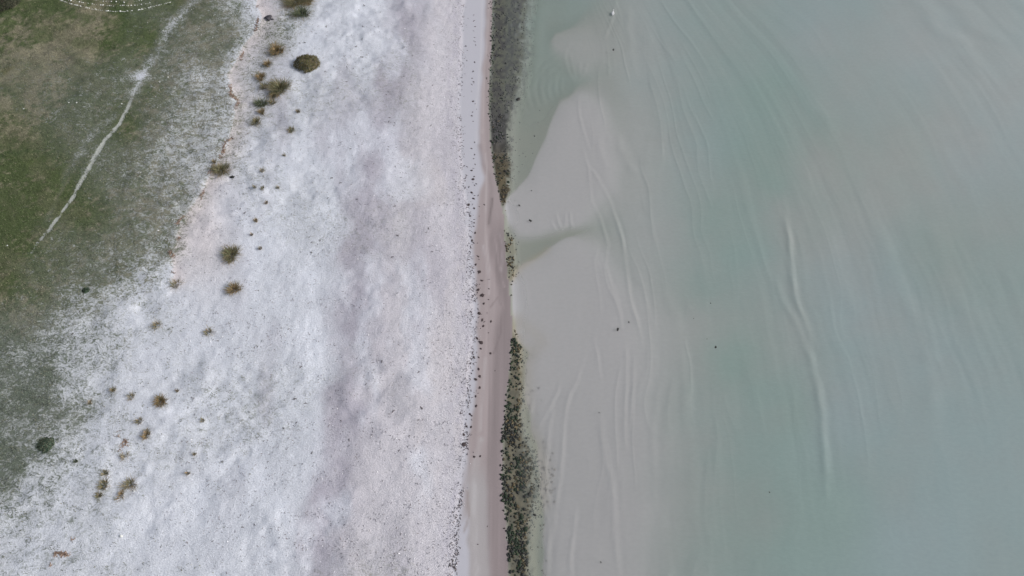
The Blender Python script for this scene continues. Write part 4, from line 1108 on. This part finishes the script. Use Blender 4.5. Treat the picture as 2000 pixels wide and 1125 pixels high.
# black lumps near the tufts
def lump(u, v, rpx, label, name, tone, ell=(1, .7), seed=5):
    p = places([(u, v)])[0]; r = rpx / float(np.interp(v, [0, 1125], [15.5, 24]))
    me = rock_mesh(name, seed, .7, tone, .45); me.materials.append(M_stone)
    o = bpy.data.objects.new(name, me); C.objects.link(o)
    o.location = (p[0], p[1], p[2] + r * .15); o.scale = (r * ell[0], r * ell[1], r * .6)
    return tag(o, label, 'stone')
bo = lump(524, 35, 8, 'dark slate coloured boulder on the pink sand at the foot of the dune, top left', 'boulder', [(.055, .05, .065), (.08, .07, .085), (.04, .038, .05)], (1, .72), 9)
lump(453, 346, 5, 'black broken lump right of the brownish olive tuft', 'black_lump', BLACKW, (1, .6), 12)
lump(531, 38, 3.2, 'small dark splinter of stone touching the right side of the slate boulder', 'stone_splinter', [(.06, .055, .07), (.09, .08, .09)], (1.3, .45), 13)

# rows of white stones laid out on the turf
ARC = [([(112, -1), (140, 8), (160, 13), (180, 18), (210, 22), (240, 23), (270, 20), (300, 13), (335, 4)], 3.1, 'outermost curved row', .9),
       ([(118, -2), (150, 3), (185, 9), (215, 12), (240, 11), (262, 11), (285, 8), (300, 4)], 4.2, 'middle curved row', .7),
       ([(178, -1), (205, 3), (240, 5), (265, 3), (280, 1)], 5.0, 'innermost curved row', .7)]
M_white = simple("whitewashed_stone", (.62, .64, .62), (.82, .84, .82), 9, .8)
WS = []
for i in range(4):
    v = I1 * (1 + .2 * np.random.RandomState(400 + i).normal(size=(len(I1), 1))); v[:, 2] *= .7
    me = mesh_np('white_stone', v, F1, 3, True); me.materials.append(M_white); WS.append(me)
q = np.random.RandomState(95)
for pts_, step_, nm, keep_ in ARC:
    P_ = np.array(pts_, float); sl = np.concatenate([[0], np.cumsum(np.linalg.norm(np.diff(P_, axis=0), axis=1))])
    ts = np.arange(0, sl[-1], step_); ts = ts + q.uniform(-.8, .8, len(ts)); ts = ts[q.uniform(0, 1, len(ts)) < keep_]
    uu = np.interp(ts, sl, P_[:, 0]); vv = np.interp(ts, sl, P_[:, 1]) + q.uniform(-.4, .4, len(ts))
    for p in places(np.stack([uu, vv], 1)):
        o = bpy.data.objects.new('white_stone', WS[q.randint(4)]); C.objects.link(o)
        r = q.uniform(.03, .11) * q.uniform(.7, 1.1); o.location = (p[0], p[1], p[2] + r * .5); o.scale = (r * 1.2, r, r); o.rotation_euler = (0, 0, q.uniform(0, 6.28))
        tag(o, 'small white stone in the %s laid on the turf at the top left' % nm, 'stone', 'white stones of the %s' % nm)
LW = [(319, 60, 'white stone lying in the turf by the upper end of the sandy path'), (47, 213, 'white stone in the grey-brown turf at the far left'), (328, 151, 'pale stone in the mottled turf right of the path gap'),
      (238, 203, 'white stone beside the top of the thin path'), (135, 201, 'white stone left of two below the dark turf arc'), (150, 201, 'white stone right of two below the dark turf arc'),
      (15, 480, 'white stone in the turf low at the far left edge'), (237, 1047, 'bright white shell heap alone in the lower left sand'), (1728, 567, ''), (262, 959, 'white pebble beside the bent brown tuft')]
for a, b, lab in LW:
    if not lab: continue
    p = places([(a, b)])[0]
    o = bpy.data.objects.new('white_stone', WS[a % 4]); C.objects.link(o)
    r = .13 if a == 237 else .08
    o.location = (p[0], p[1], p[2] + r * .5); o.scale = (r * 1.3, r, r); tag(o, lab, 'stone')

# ------------------------------------------------------------------ white bird swimming near the top edge
def ellip(c, r, rot=0, sub=2):
    v = (I2 if sub == 2 else I1) * np.array(r)
    ca, sa = math.cos(rot), math.sin(rot)
    v = np.stack([v[:, 0] * ca - v[:, 2] * sa, v[:, 1], v[:, 0] * sa + v[:, 2] * ca], 1)
    return v + np.array(c)
def bird(u, v):
    z = 0.03
    x, y = to_ground(u, v, z)
    e = bpy.data.objects.new('white_bird', None); e.location = (x, y, z); e.rotation_euler = (0, 0, math.radians(78)); C.objects.link(e)
    tag(e, 'single white bird swimming at the head of a thin wake near the top edge', 'bird')
    # body, neck and head in one skin: rings along a spine
    sp = [(-.36, .10, .012, .012), (-.29, .09, .055, .03), (-.18, .07, .12, .085), (0, .055, .15, .115), (.14, .06, .12, .10), (.22, .10, .07, .075), (.25, .17, .042, .045), (.27, .235, .038, .04), (.30, .275, .048, .045), (.345, .28, .035, .032), (.37, .275, .012, .012)]
    V_, F_ = [], []
    for (x_, z_, w, h) in sp:
        for j in range(12):
            t = j * math.pi / 6
            V_.append((x_ + (.02 * math.sin(t) if z_ > .12 else 0), math.cos(t) * w, z_ + math.sin(t) * h))
    for i in range(len(sp) - 1):
        for j in range(12):
            F_.append((i * 12 + j, i * 12 + (j + 1) % 12, i * 12 + 12 + (j + 1) % 12, i * 12 + 12 + j))
    link('body', mesh_np('body', V_, F_, 4), simple('white_feathers', (.78, .79, .80), (.88, .88, .88), 20, .7), e)
    grey = simple('grey_feathers', (.42, .44, .48), (.55, .57, .60), 20, .7)
    for s_ in (-1, 1):
        W_ = []
        for (x_, yy, zz, ww, tt_) in ((.12, .10, .10, .05, .03), (0, .135, .12, .07, .035), (-.15, .12, .12, .06, .03), (-.30, .06, .125, .03, .015), (-.42, .02, .13, .008, .006)):
            for j in range(8):
                t = j * math.pi / 4; W_.append((x_, s_ * yy + math.cos(t) * tt_, zz + math.sin(t) * ww))
        Fw = [(i * 8 + j, i * 8 + (j + 1) % 8, i * 8 + 8 + (j + 1) % 8, i * 8 + 8 + j) for i in range(4) for j in range(8)]
        link('folded_wing', mesh_np('folded_wing', W_, Fw, 4), grey, e)
    B_ = [(.36, -.012, .27), (.36, .012, .27), (.36, 0, .287), (.43, 0, .268)]
    link('beak', mesh_np('beak', B_, [(0, 1, 3), (1, 2, 3), (2, 0, 3), (0, 2, 1)], 3, False), simple('beak_horn', (.5, .32, .05), (.6, .4, .08)), e)
    ey = simple('eye_dark', (.01, .01, .01), (.02, .02, .02))
    for s_ in (-1, 1):
        link('eye', mesh_np('eye', ellip((.315, s_ * .042, .285), (.009, .009, .009), sub=1), F1, 3), ey, e)
    e.scale = (1.15, 1.15, 1.15)
bird(1197, 27)
